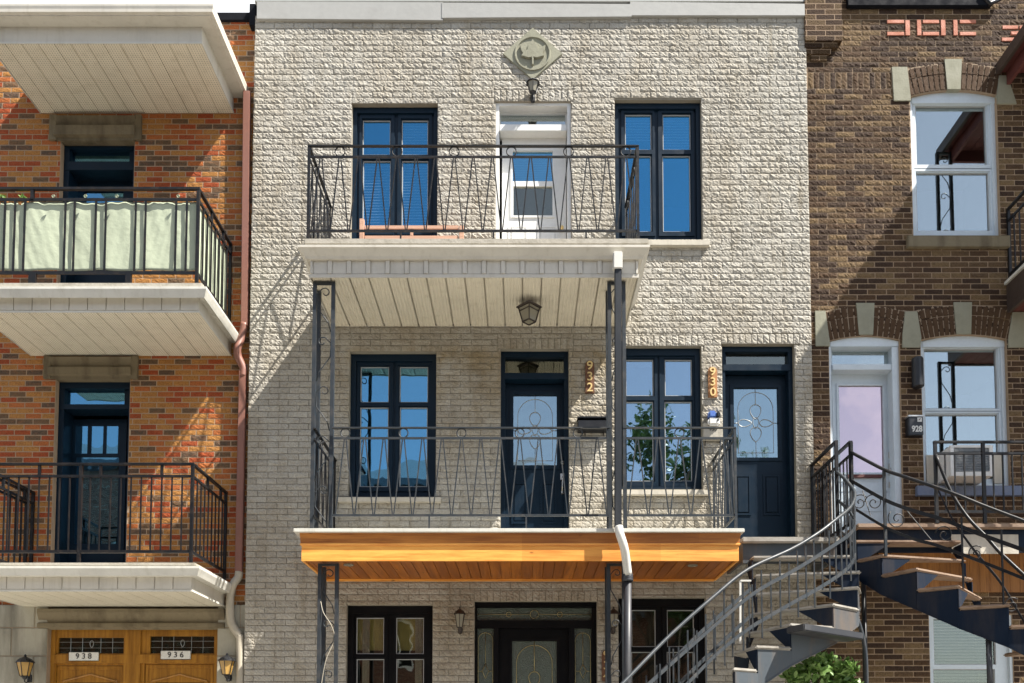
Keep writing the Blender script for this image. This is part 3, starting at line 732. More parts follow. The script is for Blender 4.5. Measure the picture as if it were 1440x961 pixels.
# white top-floor door
def white_door():
    Yf = .16; X0, X1, Z0, Z1 = R(*HD3, 0); W = M['white']
    T = R(704, 161, 795, 176, Yf)
    mb = MB().plate(X0-.005, X1+.005, Z0, Z1+.01, [(X0+.05, X1-.05, Z0-.1, Z1-.04)], .03, .30)
    a, b, c, d = R(703, 175, 797, 184, .06); mb.box(a, b, .06, .28, c, d)
    mb.plate(X0+.03, X1-.03, d-.01, Z1, [(T[0], T[1], d, T[3])], Yf, Yf+.05)
    fr = mb.build('door_frame', W, midb, bevel=.004)
    MB().box(T[0], T[1], Yf+.03, Yf+.035, d, T[3]).build('transom_pane', M['glass_pale'], fr)
    lf = R(706, 195, 796, 372, Yf+.06); p1 = R(721, 213, 777, 256, Yf+.06); p2 = R(722, 263, 777, 304, Yf+.06)
    mb = MB().plate(lf[0], lf[1], lf[2], lf[3], [p1, p2], Yf+.06, Yf+.10)
    mb.plate(p1[0]-.03, p1[1]+.03, p2[2]-.03, p1[3]+.03, [p1, p2], Yf+.045, Yf+.061)
    panel_mb(mb, (715, 318, 742, 362), Yf+.06); panel_mb(mb, (756, 318, 784, 362), Yf+.06)
    dr = mb.build('door', W, midb, bevel=.002)
    MB().box(p1[0], p1[1], Yf+.08, Yf+.085, p1[2], p1[3]).build('pane', M['glass'], dr)
    MB().box(p2[0], p2[1], Yf+.07, Yf+.075, p2[2], p2[3]).build('pane', M['glass_dark'], dr)
    s_ = MB(); z = p1[3]
    while z > p1[2]: s_.add([(p1[0], Yf+.10, z-.01), (p1[1], Yf+.10, z-.01), (p1[1], Yf+.125, z+.01), (p1[0], Yf+.125, z+.01)], [(0,1,2,3)]); z -= .036
    s_.build('blind', M['blind'], dr)
    x, z = P(790, 319, Yf)
    MB().lathe((x, Yf+.02, z), [(0, -.03), (.025, -.02), (.032, 0), (.025, .02), (0, .03)]).build('handle', M['brass'], dr, smooth=True)
white_door()

# diamond medallion with leaf relief
def medallion():
    cx, cz = P(749, 75.5, -.03); r = .375
    mb = MB().prism([(cx, cz+r*1.05), (cx-r*1.15, cz), (cx, cz-r*1.05), (cx+r*1.15, cz)], -.030, .02)
    n = 36; vs_ = []
    md = mb.build('medallion', M['pale_stone'], midb, bevel=.006)
    ring = MB(); prof = [(.262, -.031), (.257, -.046), (.238, -.046), (.230, -.031)]
    for k in range(n):
        a = 2*math.pi*k/n
        for rr, y in prof: vs_.append((cx+rr*math.cos(a), y, cz+rr*math.sin(a)))
    ring.add(vs_, [(k*4+j, ((k+1) % n)*4+j, ((k+1) % n)*4+j+1, k*4+j+1) for k in range(n) for j in range(3)])
    ring.build('ring', M['pale_stone'], md, smooth=False)
    half = [(0, .225), (.035, .165), (.075, .125), (.088, .045), (.105, .035), (.145, .085), (.205, .125), (.190, .035), (.160, -.02), (.185, -.065), (.12, -.085), (.06, -.10), (.016, -.088), (.016, -.215)]
    poly = [(cx+x*.9, cz+z*.88) for x, z in half] + [(cx-x*.9, cz+z*.88) for x, z in reversed(half)]
    MB().prism(poly, -.064, -.028).build('leaf_relief', M['pale_stone'], md, bevel=.006)
medallion()

# ------------------------------------------------------------------ railings
def zigzag(parent, A, B, zt, zm, zb, zd, mat, step=.21, ring_every=3, first_ring=1, name='railing', post=True, legs=5):
    """rail between plan points A and B with V-paired rods and rings"""
    A = Vector((*A, 0)); B = Vector((*B, 0)); d = (B-A); Ln = d.length; d.normalize()
    at = lambda s_, z: (A.x+d.x*s_, A.y+d.y*s_, z)
    mb = MB(); mb.bar(at(-.015, zt), at(Ln+.015, zt), .040, .015); mb.bar(at(0, zm), at(Ln, zm), .016, .026); mb.bar(at(0, zb), at(Ln, zb), .018, .028)
    if not post: mb.bar(at(Ln-.02, zb), at(Ln-.02, zt), .02)
    if post:
        for s_ in (0, Ln): mb.bar(at(s_, zd), at(s_, zt), .032)
    k = 1
    while k*legs*step < Ln-.2: mb.bar(at(k*legs*step, zd), at(k*legs*step, zb), .02); k += 1
    r = mb.build(name, mat, parent)
    n = max(2, round((Ln-.1)/step)); st = (Ln-.06)/n
    for i in range(n):
        x = .03+st*(i+.5)
        for sg in (-1, 1):
            MB().bar(at(x+sg*.010, zm), at(x+sg*(st/2-.008), zb), .0145).build('baluster', mat, r)
        if (i-first_ring) % ring_every == 0:
            rr = (zt-zm)/2-.008; c = at(x, (zt+zm)/2)
            MB().tube([(c[0]+d.x*rr*math.cos(t*math.pi/9), c[1]+d.y*rr*math.cos(t*math.pi/9), c[2]+rr*math.sin(t*math.pi/9)) for t in range(19)], .0078, 6, cap=False).build('ring', mat, r, smooth=True)
    return r
def pickets(parent, A, B, zt, zm, zb, zd, mat, step=.13, posts=(), name='railing', short=None, w=.016, start=True):
    A = Vector((*A, 0)); B = Vector((*B, 0)); d = (B-A); Ln = d.length; d.normalize()
    at = lambda s_, z: (A.x+d.x*s_, A.y+d.y*s_, z)
    mb = MB(); mb.bar(at(-.02 if start else .0, zt), at(Ln+.02, zt), .045, .026); mb.bar(at(0, zm), at(Ln, zm), .026, .03); mb.bar(at(0, zb), at(Ln, zb), .026, .036)
    for s_ in ((0,) if start else ())+(Ln, *posts): mb.bar(at(s_, zd), at(s_, zt), .038)
    if short:
        s_ = short
        while s_ < Ln: mb.bar(at(s_, zm), at(s_, zt), .03); s_ += short
    r = mb.build(name, mat, parent)
    n = max(2, round(Ln/step))
    for i in range(1, n):
        s_ = Ln*i/n
        if any(abs(s_-q) < step*.4 for q in posts): continue
        MB().bar(at(s_, zb), at(s_, zm), w).build('baluster', mat, r)
    return r

def scroll_pts(x, y, z, w, h, sg=1, plane='x', turns=1.15):
    """C-scroll: spiral hooks at top running into a long tail"""
    pts = []
    r0 = w*.42
    for i in range(22):
        t = i/21; a = -math.pi*.2 + t*turns*2*math.pi; r = r0*(.32+.68*t)
        pts.append((r*math.cos(a), r*math.sin(a)))
    return pts
def column(parent, px0, px1, yt, yb, Y, mat, zb=None, zt=None, deep=True, n=4, name='support_column'):
    ym = (yt+yb)/2
    x0 = P(px0, ym, Y)[0]; x1 = P(px1, ym, Y)[0]
    zb = P(px0, yb, Y)[1] if zb is None else zb; zt = P(px0, yt, Y)[1] if zt is None else zt
    mb = MB(); w = .046
    mb.box(x0-w/2, x0+w/2, Y-w/2, Y+w/2, zb, zt); mb.box(x1-w/2, x1+w/2, Y-w/2, Y+w/2, zb, zt)
    if deep: mb.box(x0-w/2, x0+w/2, Y+.21, Y+.21+w, zb, zt)
    mb.box(x0-w/2+.002, x1+w/2-.002, Y-w/2+.002, Y+w/2-.002, zt-.03, zt-.001)
    c = mb.build(name, mat, parent)
    wid = x1-x0-w; H = (zt-zb)/n; cx = (x0+x1)/2
    for i in range(n):
        top = zt-.05-H*i; m2 = MB(); sg = 1 if i % 2 == 0 else -1
        pts = []
        r0 = wid*.36; ccx = cx+sg*wid*.08; ccz = top-r0-.02
        for k in range(18):
            t = k/17; a = math.pi*(-.9)+t*math.pi*1.75; r = r0*(.35+.65*t)
            pts.append((ccx+sg*r*math.cos(a), Y, ccz+r*math.sin(a)))
        pts = pts + [(cx-sg*wid*.5, Y, ccz-.02), (cx-sg*wid*.44, Y, top-H*.45), (cx+sg*wid*.3, Y, top-H*.75), (cx+sg*wid*.46, Y, top-H*.93)]
        m2.tube(pts, .007, 5); m2.build('scroll', mat, c, smooth=True)
    return c

# ================================================================== MIDDLE BALCONY, THIRD FLOOR
YR = -1.27
def mid_top_balcony():
    t = thing('balcony', (-.6, 0, P(660, 338, -1.3)[1]), 'cream metal balcony with ribbed soffit and black V-rod railing at the white top floor door', 'balcony')
    YF = -1.30
    x0, x1, zb, zt = R(437, 358, 897, 388, YF)
    dx0, dx1, dz0, dz1 = R(425, 336, 912, 344, -1.40)
    MB().box(dx0+.03, dx1, -1.41, 0.02, dz0, dz1).build('deck', M['concrete'], t, bevel=.008)
    gz0, gz1 = P(660, 360, -1.42)[1], P(660, 344, -1.44)[1]
    g = MB().ushape(x0, x1, YF, 0, [(0, gz0), (.05, gz0), (.065, gz0+.03), (.125, gz1-.035), (.135, gz1-.03), (.135, gz1), (.0, gz1)])
    g.build('gutter', M['gutter'], t)
    f = MB().ushape(x0, x1, YF, 0, [(-.03, zb), (0, zb), (0, gz0+.02), (-.03, gz0+.02)]).box(x0+.03, x1-.03, YF+.03, 0, zb+.05, gz0+.02)
    n = 17; st = (x1-x0)/n
    for i in range(n+1):
        x = x0+st*i
        f.box(x-.026 if i else x, x+.026 if i < n else x, YF-.022, YF, zb+.02, gz0-.002)
        if i < n: f.box(x+.040, x+st-.034, YF-.008, YF, zb+.022, gz0-.003)
    n2 = 5
    for i in range(1, n2):
        y = YF*i/n2
        for xx, s_ in ((x0, -1), (x1, 1)): f.box(xx, xx+s_*.007, y-.022, y+.022, zb+.02, gz0-.002)
    f.build('fascia', M['siding'], t)
    MB().ushape(x0, x1, YF, 0, [(0, zb-.03), (.012, zb-.03), (.012, zb+.015), (0, zb+.015)]).build('trim', M['gutter'], t)
    s_ = MB(); nb = 17; w = (x1-x0)/nb
    for i in range(nb): s_.box(x0+w*i+.010, x0+w*(i+1)-.010, YF+.01, -.001, zb-.014, zb-.002)
    s_.box(x0, x1, YF+.01, -.001, zb+.02, zb+.021)
    s_.build('soffit', M['soffit'], t)
    zr = P(660, 206, YR)[1]; zm = P(660, 221, YR)[1]; zbt = P(660, 325, YR)[1]; zd = dz1
    a = P(434, 265, YR)[0]; b = P(897, 265, YR)[0]
    zigzag(t, (a, YR), (b, YR), zr, zm, zbt, zd, M['rail'], .2365)
    zigzag(t, (a, YR+.028), (a, -.02), zr, zm, zbt, zd, M['rail'], .22, post=False)
    zigzag(t, (b, YR+.028), (b, -.02), zr, zm, zbt, zd, M['rail'], .22, post=False)
    zdeck2 = P(660, 742, -1.35)[1]
    column(t, 441, 467, 395, 740, -1.20, M['grey_rail'], zb=zdeck2, zt=zb-.03, n=5)
    column(t, 857.5, 878, 395, 740, -1.20, M['grey_rail'], zb=zdeck2, zt=zb-.03, n=5)
    return t
mid_top_balcony()

# ================================================================== MIDDLE BALCONY, SECOND FLOOR (cedar)
def mid_wood_balcony():
    YF = -1.30
    zt = P(730, 742, -1.40)[1]
    t = thing('balcony', (0, 0, zt), 'orange cedar clad balcony with plank soffit and grey V-rod railing, outside doors 932 and 930', 'balcony')
    x0, x1, zb, _ = R(424, 770, 1039, 789, YF)
    z1 = P(730, 748, -1.38)[1]
    MB().box(x0-.09, x1+.06, -1.366, .02, z1, zt).build('deck', M['white_alu'], t, bevel=.006)
    zc0 = P(730, 765, -1.35)[1]; zc1 = P(730, 763, -1.35)[1]; zd = P(730, 770, -1.32)[1]
    # upper board, its lower lip, and lower board
    MB().ushape(x0, x1, YF, 0, [(0, zc1), (.010, zc1), (.022, z1-.001), (0, z1-.001)]).build('upper_fascia', M['cedar_shaded'], t)
    MB().ushape(x0, x1, YF, 0, [(0, zc0-.012), (.010, zc0-.012), (.018, zc0), (.016, zc1-.001), (0, zc1-.001)]).build('moulding', M['cedar'], t)
    mb = MB(); mb.ushape(x0, x1, YF, 0, [(-.03, zb), (0, zb), (0, zc0-.013), (-.03, zc0-.013)])
    mb.build('lower_fascia', M['cedar'], t)
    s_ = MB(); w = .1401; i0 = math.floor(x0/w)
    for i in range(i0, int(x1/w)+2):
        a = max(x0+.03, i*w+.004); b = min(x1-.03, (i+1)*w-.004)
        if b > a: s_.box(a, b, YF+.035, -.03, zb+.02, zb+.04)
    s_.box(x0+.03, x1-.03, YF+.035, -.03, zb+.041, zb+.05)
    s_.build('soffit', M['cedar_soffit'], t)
    MB().box(x0+.03, x1-.03, -.03, -.005, zb-.01, zb+.04).build('wall_trim', M['cedar'], t)
    for px, py in ((490, 794), (974, 795)):
        x, y = Q(px, py, zb+.02)
        MB().lathe((x, y, zb+.008), [(.065, 0), (.065, .012)], 20).build('recessed_light', M['lamp_glass'], t)
    zr = P(660, 602, YR)[1]; zm = P(660, 616.5, YR)[1]; zbt = P(660, 725, YR)[1]
    a = P(441, 660, YR)[0]; a2 = P(468, 660, YR)[0]; b = P(857, 660, YR)[0]; c = P(878, 660, YR)[0]; e = P(1034, 662, YR)[0]
    g = M['grey_rail']
    zigzag(t, (a2, YR), (b, YR), zr, zm, zbt, zt, g, .243, first_ring=0, post=False)
    zigzag(t, (c, YR), (e, YR), zr, zm, zbt, zt, g, .243, first_ring=2)
    zigzag(t, (a, YR+.028), (a, -.02), zr, zm, zbt, zt, M['rail'], .22, post=False)
    zigzag(t, (e, YR+.028), (e, -.02), zr, zm, zbt, zt, g, .22, post=False)
    column(t, 449, 473, 792, 1000, -1.14, M['grey_rail'], zb=.085, zt=zb, n=6)
    column(t, 856, 877.5, 792, 1000, -1.14, M['grey_rail'], zb=.085, zt=zb, n=6)
    return t
mid_wood_balcony()

# ================================================================== LEFT BUILDING
YL = .15
leftb = thing('apartment_building', (-6.5, 1.2, 0), 'orange multi-coloured brick walk-up with dark doors and three cream decks, at the left', 'building')
XL0, XL1 = -8.4, XML-.005
HL3 = (83, 194, 187, 400); HL2 = (75, 533, 180, 795); HL1 = (66, 884, 305, 1130)
ZLT = P(340, 30, YL)[1]
block_wall(leftb, -8.4, XL1, P(330, 852, YL)[1]-.02, ZLT, [HL3, HL2], [], YL, .236, .0795, .0150, M['left_mortar'], M['left_block'], cell=(.030, .022), amp=.0065, lift=.001, edge=(.0015, .004), seed=11, joint=.0008)
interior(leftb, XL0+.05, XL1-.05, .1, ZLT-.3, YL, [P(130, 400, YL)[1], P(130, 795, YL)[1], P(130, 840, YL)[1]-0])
MB().box(XL0, XL1-.01, YL-.05, YL+.35, ZLT-.02, ZLT+.09).build('roof_edge', M['dark_flash'], leftb)
MB().box(XL1-.09, XL1+.0, YL-.12, YL+.35, ZLT-.16, ZLT+.16).build('roof_corner', M['dark_flash'], leftb)
zs = P(330, 862, YL-.03)[1]
# stone base built from courses, split round the doorway
def stone_base():
    mbs = (MB(), MB()); hx0, hx1, hz0, hz1 = R(*HL1, YL)
    lx0, lx1, lz0, lz1 = R(57, 858, 318, 886, YL)
    z = .085; i = 0
    while z < P(330, 852, YL)[1]:
        h = .40 if z+.40 < P(330, 852, YL)[1] else P(330, 852, YL)[1]-z+.01
        for mb, a, b in ((mbs[0], XL0, hx0), (mbs[1], hx1, XL1)):
            x = a + (.0 if i % 2 else -.3)
            while x < b:
                xa, xb = max(x, a), min(x+.62, b)
                if xb-xa > .02: mb.box(xa+.004, xb-.004, YL-.05, YL+.25, z+.005, z+h-.005)
                x += .62
        z += h; i += 1
    for mb, a, b in ((mbs[0], XL0, hx0), (mbs[1], hx1, XL1)):
        o = mb.build('stone_base', M['base_stone'], leftb, bevel=.008)
        MB().box(a, b, YL-.04, YL+.24, .0, P(330, 852, YL)[1]).build('mortar_bed', M['mortar'], o)
    MB().box(hx0, hx1, YL+.02, YL+.24, hz1, P(330, 852, YL)[1]).build('lintel_back', M['old_stone'], leftb)
    # canopy-like lintel over the oak doors
    n = 9; prof = [(.0, lz1+.02), (-.10, lz1+.0), (-.10, lz1-.05), (-.04, lz1-.17), (-.04, lz0+.10), (-.09, lz0+.08), (-.09, lz0+.03), (0, lz0)]
    for nm, a, b in (('stone_lintel', lx0, lx1),):
        vs_ = [(x, YL+.05+y-.05, z) for x in (a, b) for y, z in [(p[0], p[1]) for p in prof]]
        k = len(prof)
        MB().add(vs_, [tuple(range(k)), tuple(reversed(range(k, 2*k)))]+[(i, k+i, k+(i+1) % k, (i+1) % k) for i in range(k)]).build(nm, M['old_stone'], leftb)
stone_base()
def lintel(r):
    x0, x1, z0, z1 = R(*r, YL-.05); mb = MB(); w = .10
    mb.box(x0, x0+w, YL-.05, YL+.1, z0, z1); mb.box(x1-w, x1, YL-.05, YL+.1, z0, z1)
    k = [(-.02, z1), (-.07, z1-.03), (-.03, z1-.15), (-.09, z1-.19), (-.09, z0+.045), (-.03, z0+.035), (-.03, z0), (.1, z0), (.1, z1)]
    vs_ = [(x, YL+y, z) for x in (x0+w*.8, x1-w*.8) for y, z in k]; n = len(k)
    mb.add(vs_, [tuple(range(n)), tuple(reversed(range(n, 2*n)))]+[(i, n+i, n+(i+1) % n, (i+1) % n) for i in range(n)])
    mb.build('stone_lintel', M['old_stone'], leftb)
lintel((69, 161, 198, 196)); lintel((61, 500, 193, 532))

def left_door(hole, transom, leafx, panes, top, bar):
    Yf = YL+.14; X0, X1, Z0, Z1 = R(*hole, YL); T = R(*transom, Yf)
    b0 = P(130, bar[1], Yf)[1]; b1 = P(130, bar[0], Yf)[1]
    mb = MB().plate(X0-.01, X1+.01, Z0, Z1+.01, [(X0+.08, X1-.06, Z0-.1, Z1-.10)], Yf-.05, Yf+.25)
    mb.box(X0+.02, X1-.02, Yf-.06, Yf+.2, b0, b1); mb.plate(X0+.03, X1-.03, b1-.01, Z1-.03, [T], Yf, Yf+.05)
    fr = mb.build('door_frame', M['navy'], leftb, bevel=.003)
    MB().box(T[0], T[1], Yf+.03, Yf+.036, T[2], T[3]).build('transom_pane', M['glass'], fr)
    lf = R(leafx[0], top, leafx[1], hole[3], Yf+.2); hs = [R(*p, Yf+.2) for p in panes]
    dr = MB().plate(lf[0], lf[1], lf[2], lf[3], hs, Yf+.2, Yf+.24).build('door', M['navy'], leftb, bevel=.002)
    for h in hs: MB().box(h[0], h[1], Yf+.21, Yf+.215, h[2], h[3]).build('pane', M['glass'], dr)
left_door(HL3, (96, 210, 182, 231), (88, 186), [(100, 262, 172, 380)], 245, (231, 243))
left_door(HL2, (86, 547, 175, 569), (95, 176), [(106, 599, 123, 638), (128, 599, 145, 638), (149, 599, 166, 638), (106, 643, 166, 765)], 590, (571, 578))

def oak_entry():
    Yf = YL+.08; X0, X1, Z0, Z1 = R(*HL1, YL); T1 = R(82, 897, 174, 919, Yf); T2 = R(211, 895, 301, 919, Yf)
    mb = MB().plate(X0, X1, Z0, Z1, [T1, T2, R(76, 936, 171, 1125, Yf), R(201, 934, 299, 1125, Yf)], Yf, Yf+.06)
    xs = [R(66, 885, 80, 900, Yf)[:2], R(176, 885, 199, 900, Yf)[:2], R(303, 885, 307, 900, Yf)[:2]]
    for a, b in xs: mb.box(a, b, Yf-.03, Yf, 0.1, Z1)
    a = P(130, 921, Yf)[1]; b = P(130, 933, Yf)[1]; mb.box(X0, X1, Yf-.035, Yf+.01, b, a)
    fr = mb.build('door_frame', M['oak'], leftb, bevel=.004)
    for T in (T1, T2):
        MB().box(T[0], T[1], Yf+.03, Yf+.036, T[2], T[3]).build('transom_pane', M['leaded_dark'], fr)
        c = MB(); Y = Yf+.02; cx = (T[0]+T[1])/2; zc = (T[2]+T[3])/2
        for fz in (.35, .72): c.tube([(T[0], Y, T[2]+(T[3]-T[2])*fz), (T[1], Y, T[2]+(T[3]-T[2])*fz)], .003, 4)
        for fx in (.18, .36, .64, .82): c.tube([(T[0]+(T[1]-T[0])*fx, Y, T[2]), (T[0]+(T[1]-T[0])*fx, Y, T[3])], .003, 4)
        pet(cx, zc+.02, .06, .1, Y, c, .005)
        c.build('leading', M['grey_caming'], fr)
    for rr, cx_ in (((76, 936, 171, 1125), 123), ((201, 934, 299, 1125), 251)):
        h = R(*rr, Yf); Y = Yf+.03; x_m = (h[0]+h[1])/2; zt = P(cx_, 960, Y)[1]
        d = MB().plate(h[0]-.005, h[1]+.005, h[2], h[3], [(h[0]+.14, h[1]-.14, zt-1.3, zt)], Y, Y+.05)
        d.tube([(h[0]+.06, Y-.005, zt-.12), (h[0]+.1, Y-.005, zt+.02), (x_m-.12, Y-.005, zt+.085), (x_m, Y-.005, zt+.12), (x_m+.12, Y-.005, zt+.085), (h[1]-.1, Y-.005, zt+.02), (h[1]-.06, Y-.005, zt-.12)], .014, 6)
        d.plate(h[0]+.01, h[1]-.01, h[2], h[3]-.01, [(h[0]+.05, h[1]-.05, h[2]+.05, h[3]-.06)], Y-.012, Y+.001)
        dr = d.build('door', M['oak'], leftb)
        MB().box(h[0]+.14, h[1]-.14, Y+.02, Y+.026, zt-1.3, zt).build('pane', M['leaded_dark'], dr)
oak_entry()

# decks of the left building
def left_deck(kind, label, name='balcony'):
    YF = -1.10
    if kind == 'roof': xs = (-16, 284); gy = (5, 17, 37); fy = (38, 60); right = 305
    elif kind == 'mid': xs = (-32, 280); gy = (403, 417, 419); fy = (419, 438)
    else: xs = (-42, 270); gy = (796, 809, 812); fy = (812, 830)
    x0, x1, zb, zt = R(xs[0], fy[0], xs[1], fy[1], YF)
    t = thing(name, ((x0+x1)/2, 0, zt), label, 'balcony' if name == 'balcony' else 'canopy')
    f = MB().box(x0, x1, YF, YL, zb, zt+.02)
    if kind != 'roof':
        n = 12; st = (x1-x0)/n
        for i in range(n):
            x = x0+st*i; f.box(x+.007, x+st-.007, YF-.014, YF, zb+.012, zt-.001)
    f.build('fascia', M['siding'], t)
    Yg = YF-.22 if kind == 'roof' else YF-.14
    g0, g1 = P(150, gy[1], Yg)[1], P(150, gy[0], Yg)[1]; o = YF-Yg
    prof = [(o-.05, g0), (o-.01, g0+.01), (o-.008, g0+.05), (o, g1-.03), (o, g1), (0, g1+.01), (0, zt+.0), (o-.05, zt+.0 if kind == 'roof' else g0-.02)]
    if kind != 'roof': prof = [(0, zt), (.05, zt), (o-.035, g0), (o-.02, g0+.04), (o, g1-.03), (o, g1), (0, g1)]
    MB().ushape(x0, x1, YF, YL, prof).build('gutter', M['gutter'] if kind == 'roof' else M['white_alu'], t)
    s_ = MB(); n = 13; w = (x1-x0)/n
    for i in range(n): s_.box(x0+w*i+.005, x0+w*(i+1)-.005, YF+.01, YL-.002, zb-.014, zb-.002)
    s_.box(x0, x1, YF+.01, YL-.002, zb-.002, zb-.0005)
    s_.build('soffit', M['soffit_dots'], t)
    MB().ushape(x0, x1, YF, YL, [(0, zb-.02), (.008, zb-.02), (.008, zb+.005), (0, zb+.005)]).build('trim', M['white_alu'], t)
    top = g1
    if kind != 'roof':
        y_ = 397 if kind == 'mid' else 791
        dz = P(150, y_, YF-.1)[1]
        MB().box(x0-.08, x1+.07, YF-.09, YL, g1+.012, dz).build('deck', M['concrete'], t, bevel=.01)
        MB().box(x0, x1, YF, YL, zt, g1+.012).build('joist_box', M['brown_fascia'], t)
        Yr = YF-.01
        if kind == 'mid':
            yt, ym, yb = 266, 281, 384; xr = 278
            zr, zm, zbt = [P(150, q, Yr)[1] for q in (yt, ym, yb)]
            X1 = P(xr, 330, Yr)[0]; X0 = P(-30, 330, Yr)[0]
            rl = MB(); rl.bar((X0, Yr, zr), (X1+.02, Yr, zr), .045, .03); rl.bar((X0, Yr, zm), (X1, Yr, zm), .014, .035); rl.bar((X0, Yr, zbt), (X1, Yr, zbt), .014, .042)
            for xx in (44, 278): x = P(xx, 330, Yr)[0]; rl.bar((x, Yr, zm if xx == 44 else dz), (x, Yr, zr), .038)
            x = P(46, 390, Yr)[0]; rl.bar((x, Yr, dz), (x, Yr, zbt), .09, .04); x = P(181, 390, Yr)[0]; rl.bar((x, Yr, dz), (x, Yr, zbt), .07, .04)
            r = rl.build('railing', M['rail'], t)
            for xx in (-8, 6, 20, 34, 91, 104, 134, 148, 190, 204, 247, 262):
                x = P(xx, 330, Yr)[0]; MB().bar((x, Yr, zbt), (x, Yr, zm), .026, .012).build('baluster', M['rail'], r)
            pickets(t, (X1, Yr+.03), (X1, YL-.02), zr, zm, zbt, dz, M['rail'], .16, short=.45, w=.022, start=False)
        else:
            zr, zm, zbt = [P(150, q, Yr)[1] for q in (653, 670, 776)]
            X1 = P(270, 710, Yr)[0]; X0 = P(-32, 710, Yr)[0]
            pickets(t, (X0, Yr), (X1, Yr), zr, zm, zbt, dz, M['rail'], .130, posts=(P(113, 710, Yr)[0]-X0,), short=.78)
            pickets(t, (X1, Yr+.03), (X1, YL-.02), zr, zm, zbt, dz, M['rail'], .130, short=.5, start=False)
            pickets(t, (X0, Yr+.03), (X0, YL-.02), zr, zm, zbt, dz, M['rail'], .130, short=.5, start=False)
            # end railing seen inside the frame
    return t, dz if kind != 'roof' else None
left_deck('roof', 'cream metal roof canopy with perforated soffit, topmost at the left of the orange brick building', 'porch_roof')
lm, dz_mid = left_deck('mid', 'cream deck with perforated soffit, carrying the pale green fabric screen')
ll, dz_low = left_deck('low', 'lower cream deck with straight black iron pickets, above the oak doors 938 and 936')
# return rail at the left end of the lower deck
Yr = -1.11
xa = P(37, 700, YL)[0]
_z = [P(150, q, Yr)[1] for q in (653, 670, 776)]
pickets(ll, (xa-.02, -.85), (xa+.02, YL-.02), _z[0], _z[1], _z[2], dz_low, M['rail'], .12)

# pale green fabric screen tied inside the rail
def screen():
    Yr = -1.11+.013; X0 = P(-28, 330, Yr)[0]; X1 = P(277, 330, Yr)[0]; z1 = P(150, 283, Yr)[1]; z0 = P(150, 380, Yr)[1]
    nx, nz = 220, 26; vs_ = []; fs = []
    Ytop = YL-.1; LenF = X1-X0; LenS = Ytop-Yr
    knots = [0, .9, 1.45, 1.95, 2.4, 2.8]
    for i in range(nx+1):
        s_ = (LenF+LenS)*i/nx
        for j in range(nz+1):
            v = j/nz
            sag = .012*abs(math.sin(s_*3.3))*v
            fold = .0022*math.sin(s_*27+3*math.sin(v*2.1+s_*2))*(.3+.7*v) + .0035*math.sin(s_*11+v*4) + .0010*math.sin(s_*60+v*17*math.sin(s_*2.2)) + .0012*math.sin(v*22*math.sin(s_*1.7)+s_*31)
            z = z0+(z1-z0)*v - sag + .006*math.sin(s_*9)*(1-v)
            if s_ < LenF: p = (X0+s_, Yr+max(-.006, fold+.012), z)
            else: p = (X1-max(-.006, fold+.012), Yr+(s_-LenF), z-.01)
            vs_.append(p)
    for i in range(nx):
        for j in range(nz):
            a = i*(nz+1)+j; fs.append((a, a+nz+1, a+nz+2, a+1))
    o = MB().add(vs_, fs).build('privacy_screen', M['fabric'], None, smooth=True)
    md = o.modifiers.new('thick', 'SOLIDIFY'); md.thickness = .003
    tag(o, 'pale green fabric privacy screen tied behind the iron railing on the left upper deck', 'privacy screen')
    # tie knots
    for px in (77, 122, 166, 252):
        x, z = P(px, 279, Yr-.03)
        m2 = MB()
        for k in range(6):
            a = k*1.05; m2.tube([(x, Yr-.05, z), (x+.022*math.cos(a), Yr-.07, z+.022*math.sin(a)+.006)], .006, 4)
        m2.build('tie', M['fabric'], o)
screen()

# ================================================================== RIGHT BUILDING
YB = .05
rightb = thing('apartment_building', (6.6, 1.1, 0), 'dark brown brick walk-up with pale keystones and white window frames, at the right', 'building')
XR0, XR1 = XMR+.005, 8.6
HR3 = (1282, 127, 1404, 333); HRD = (1168, 473, 1268, 760); HR2 = (1297, 471, 1418, 683); HR1 = (1308, 865, 1425, 1010)
block_wall(rightb, XR0, 8.6, .085, P(1300, 2, YB)[1], [HR3, HRD, HR2, HR1], [(1136, 102, 1254, 125)], YB, .270, .0805, .0150, M['right_mortar'], M['right_block'], cell=(.021, .021), amp=.011, lift=.001, edge=(.0015, .006), seed=23, joint=.0008, solw=.082)
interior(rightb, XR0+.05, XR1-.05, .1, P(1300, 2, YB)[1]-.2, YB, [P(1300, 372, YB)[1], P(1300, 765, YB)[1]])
zt_ = P(1300, 2, YB)[1]
# upper masonry continues past the frame top, eave and gutter scroll
MB().box(XR0, XR1, YB, YB+.32, zt_, zt_+.9).build('parapet', M['right_brick'], rightb)
a, b, c, d = R(1192, -12, 1395, 8, YB-.07); MB().box(a, b, YB-.07, YB, c, d).build('eave', M['dark_flash'], rightb, bevel=.01)
MB().tube([V(1380, -8, YB-.07), V(1392, 6, YB-.07), V(1408, -3, YB-.07)], .035, 10).build('eave_bracket', M['black'], rightb, smooth=True)
def corbel():
    mb = MB(); y = 0
    a, b, c, d = R(1132, -8, 1184, 57, YB-.10); mb.box(a, b, YB-.10, YB, c, d+.5)
    mb.box(a, b-.06, YB-.07, YB, c-.08, c); mb.box(a, b-.14, YB-.05, YB, c-.16, c-.08); mb.box(a+.1, b-.2, YB-.03, YB, c-.24, c-.16)
    mb.build('corbel', M['right_brick'], rightb)
corbel()
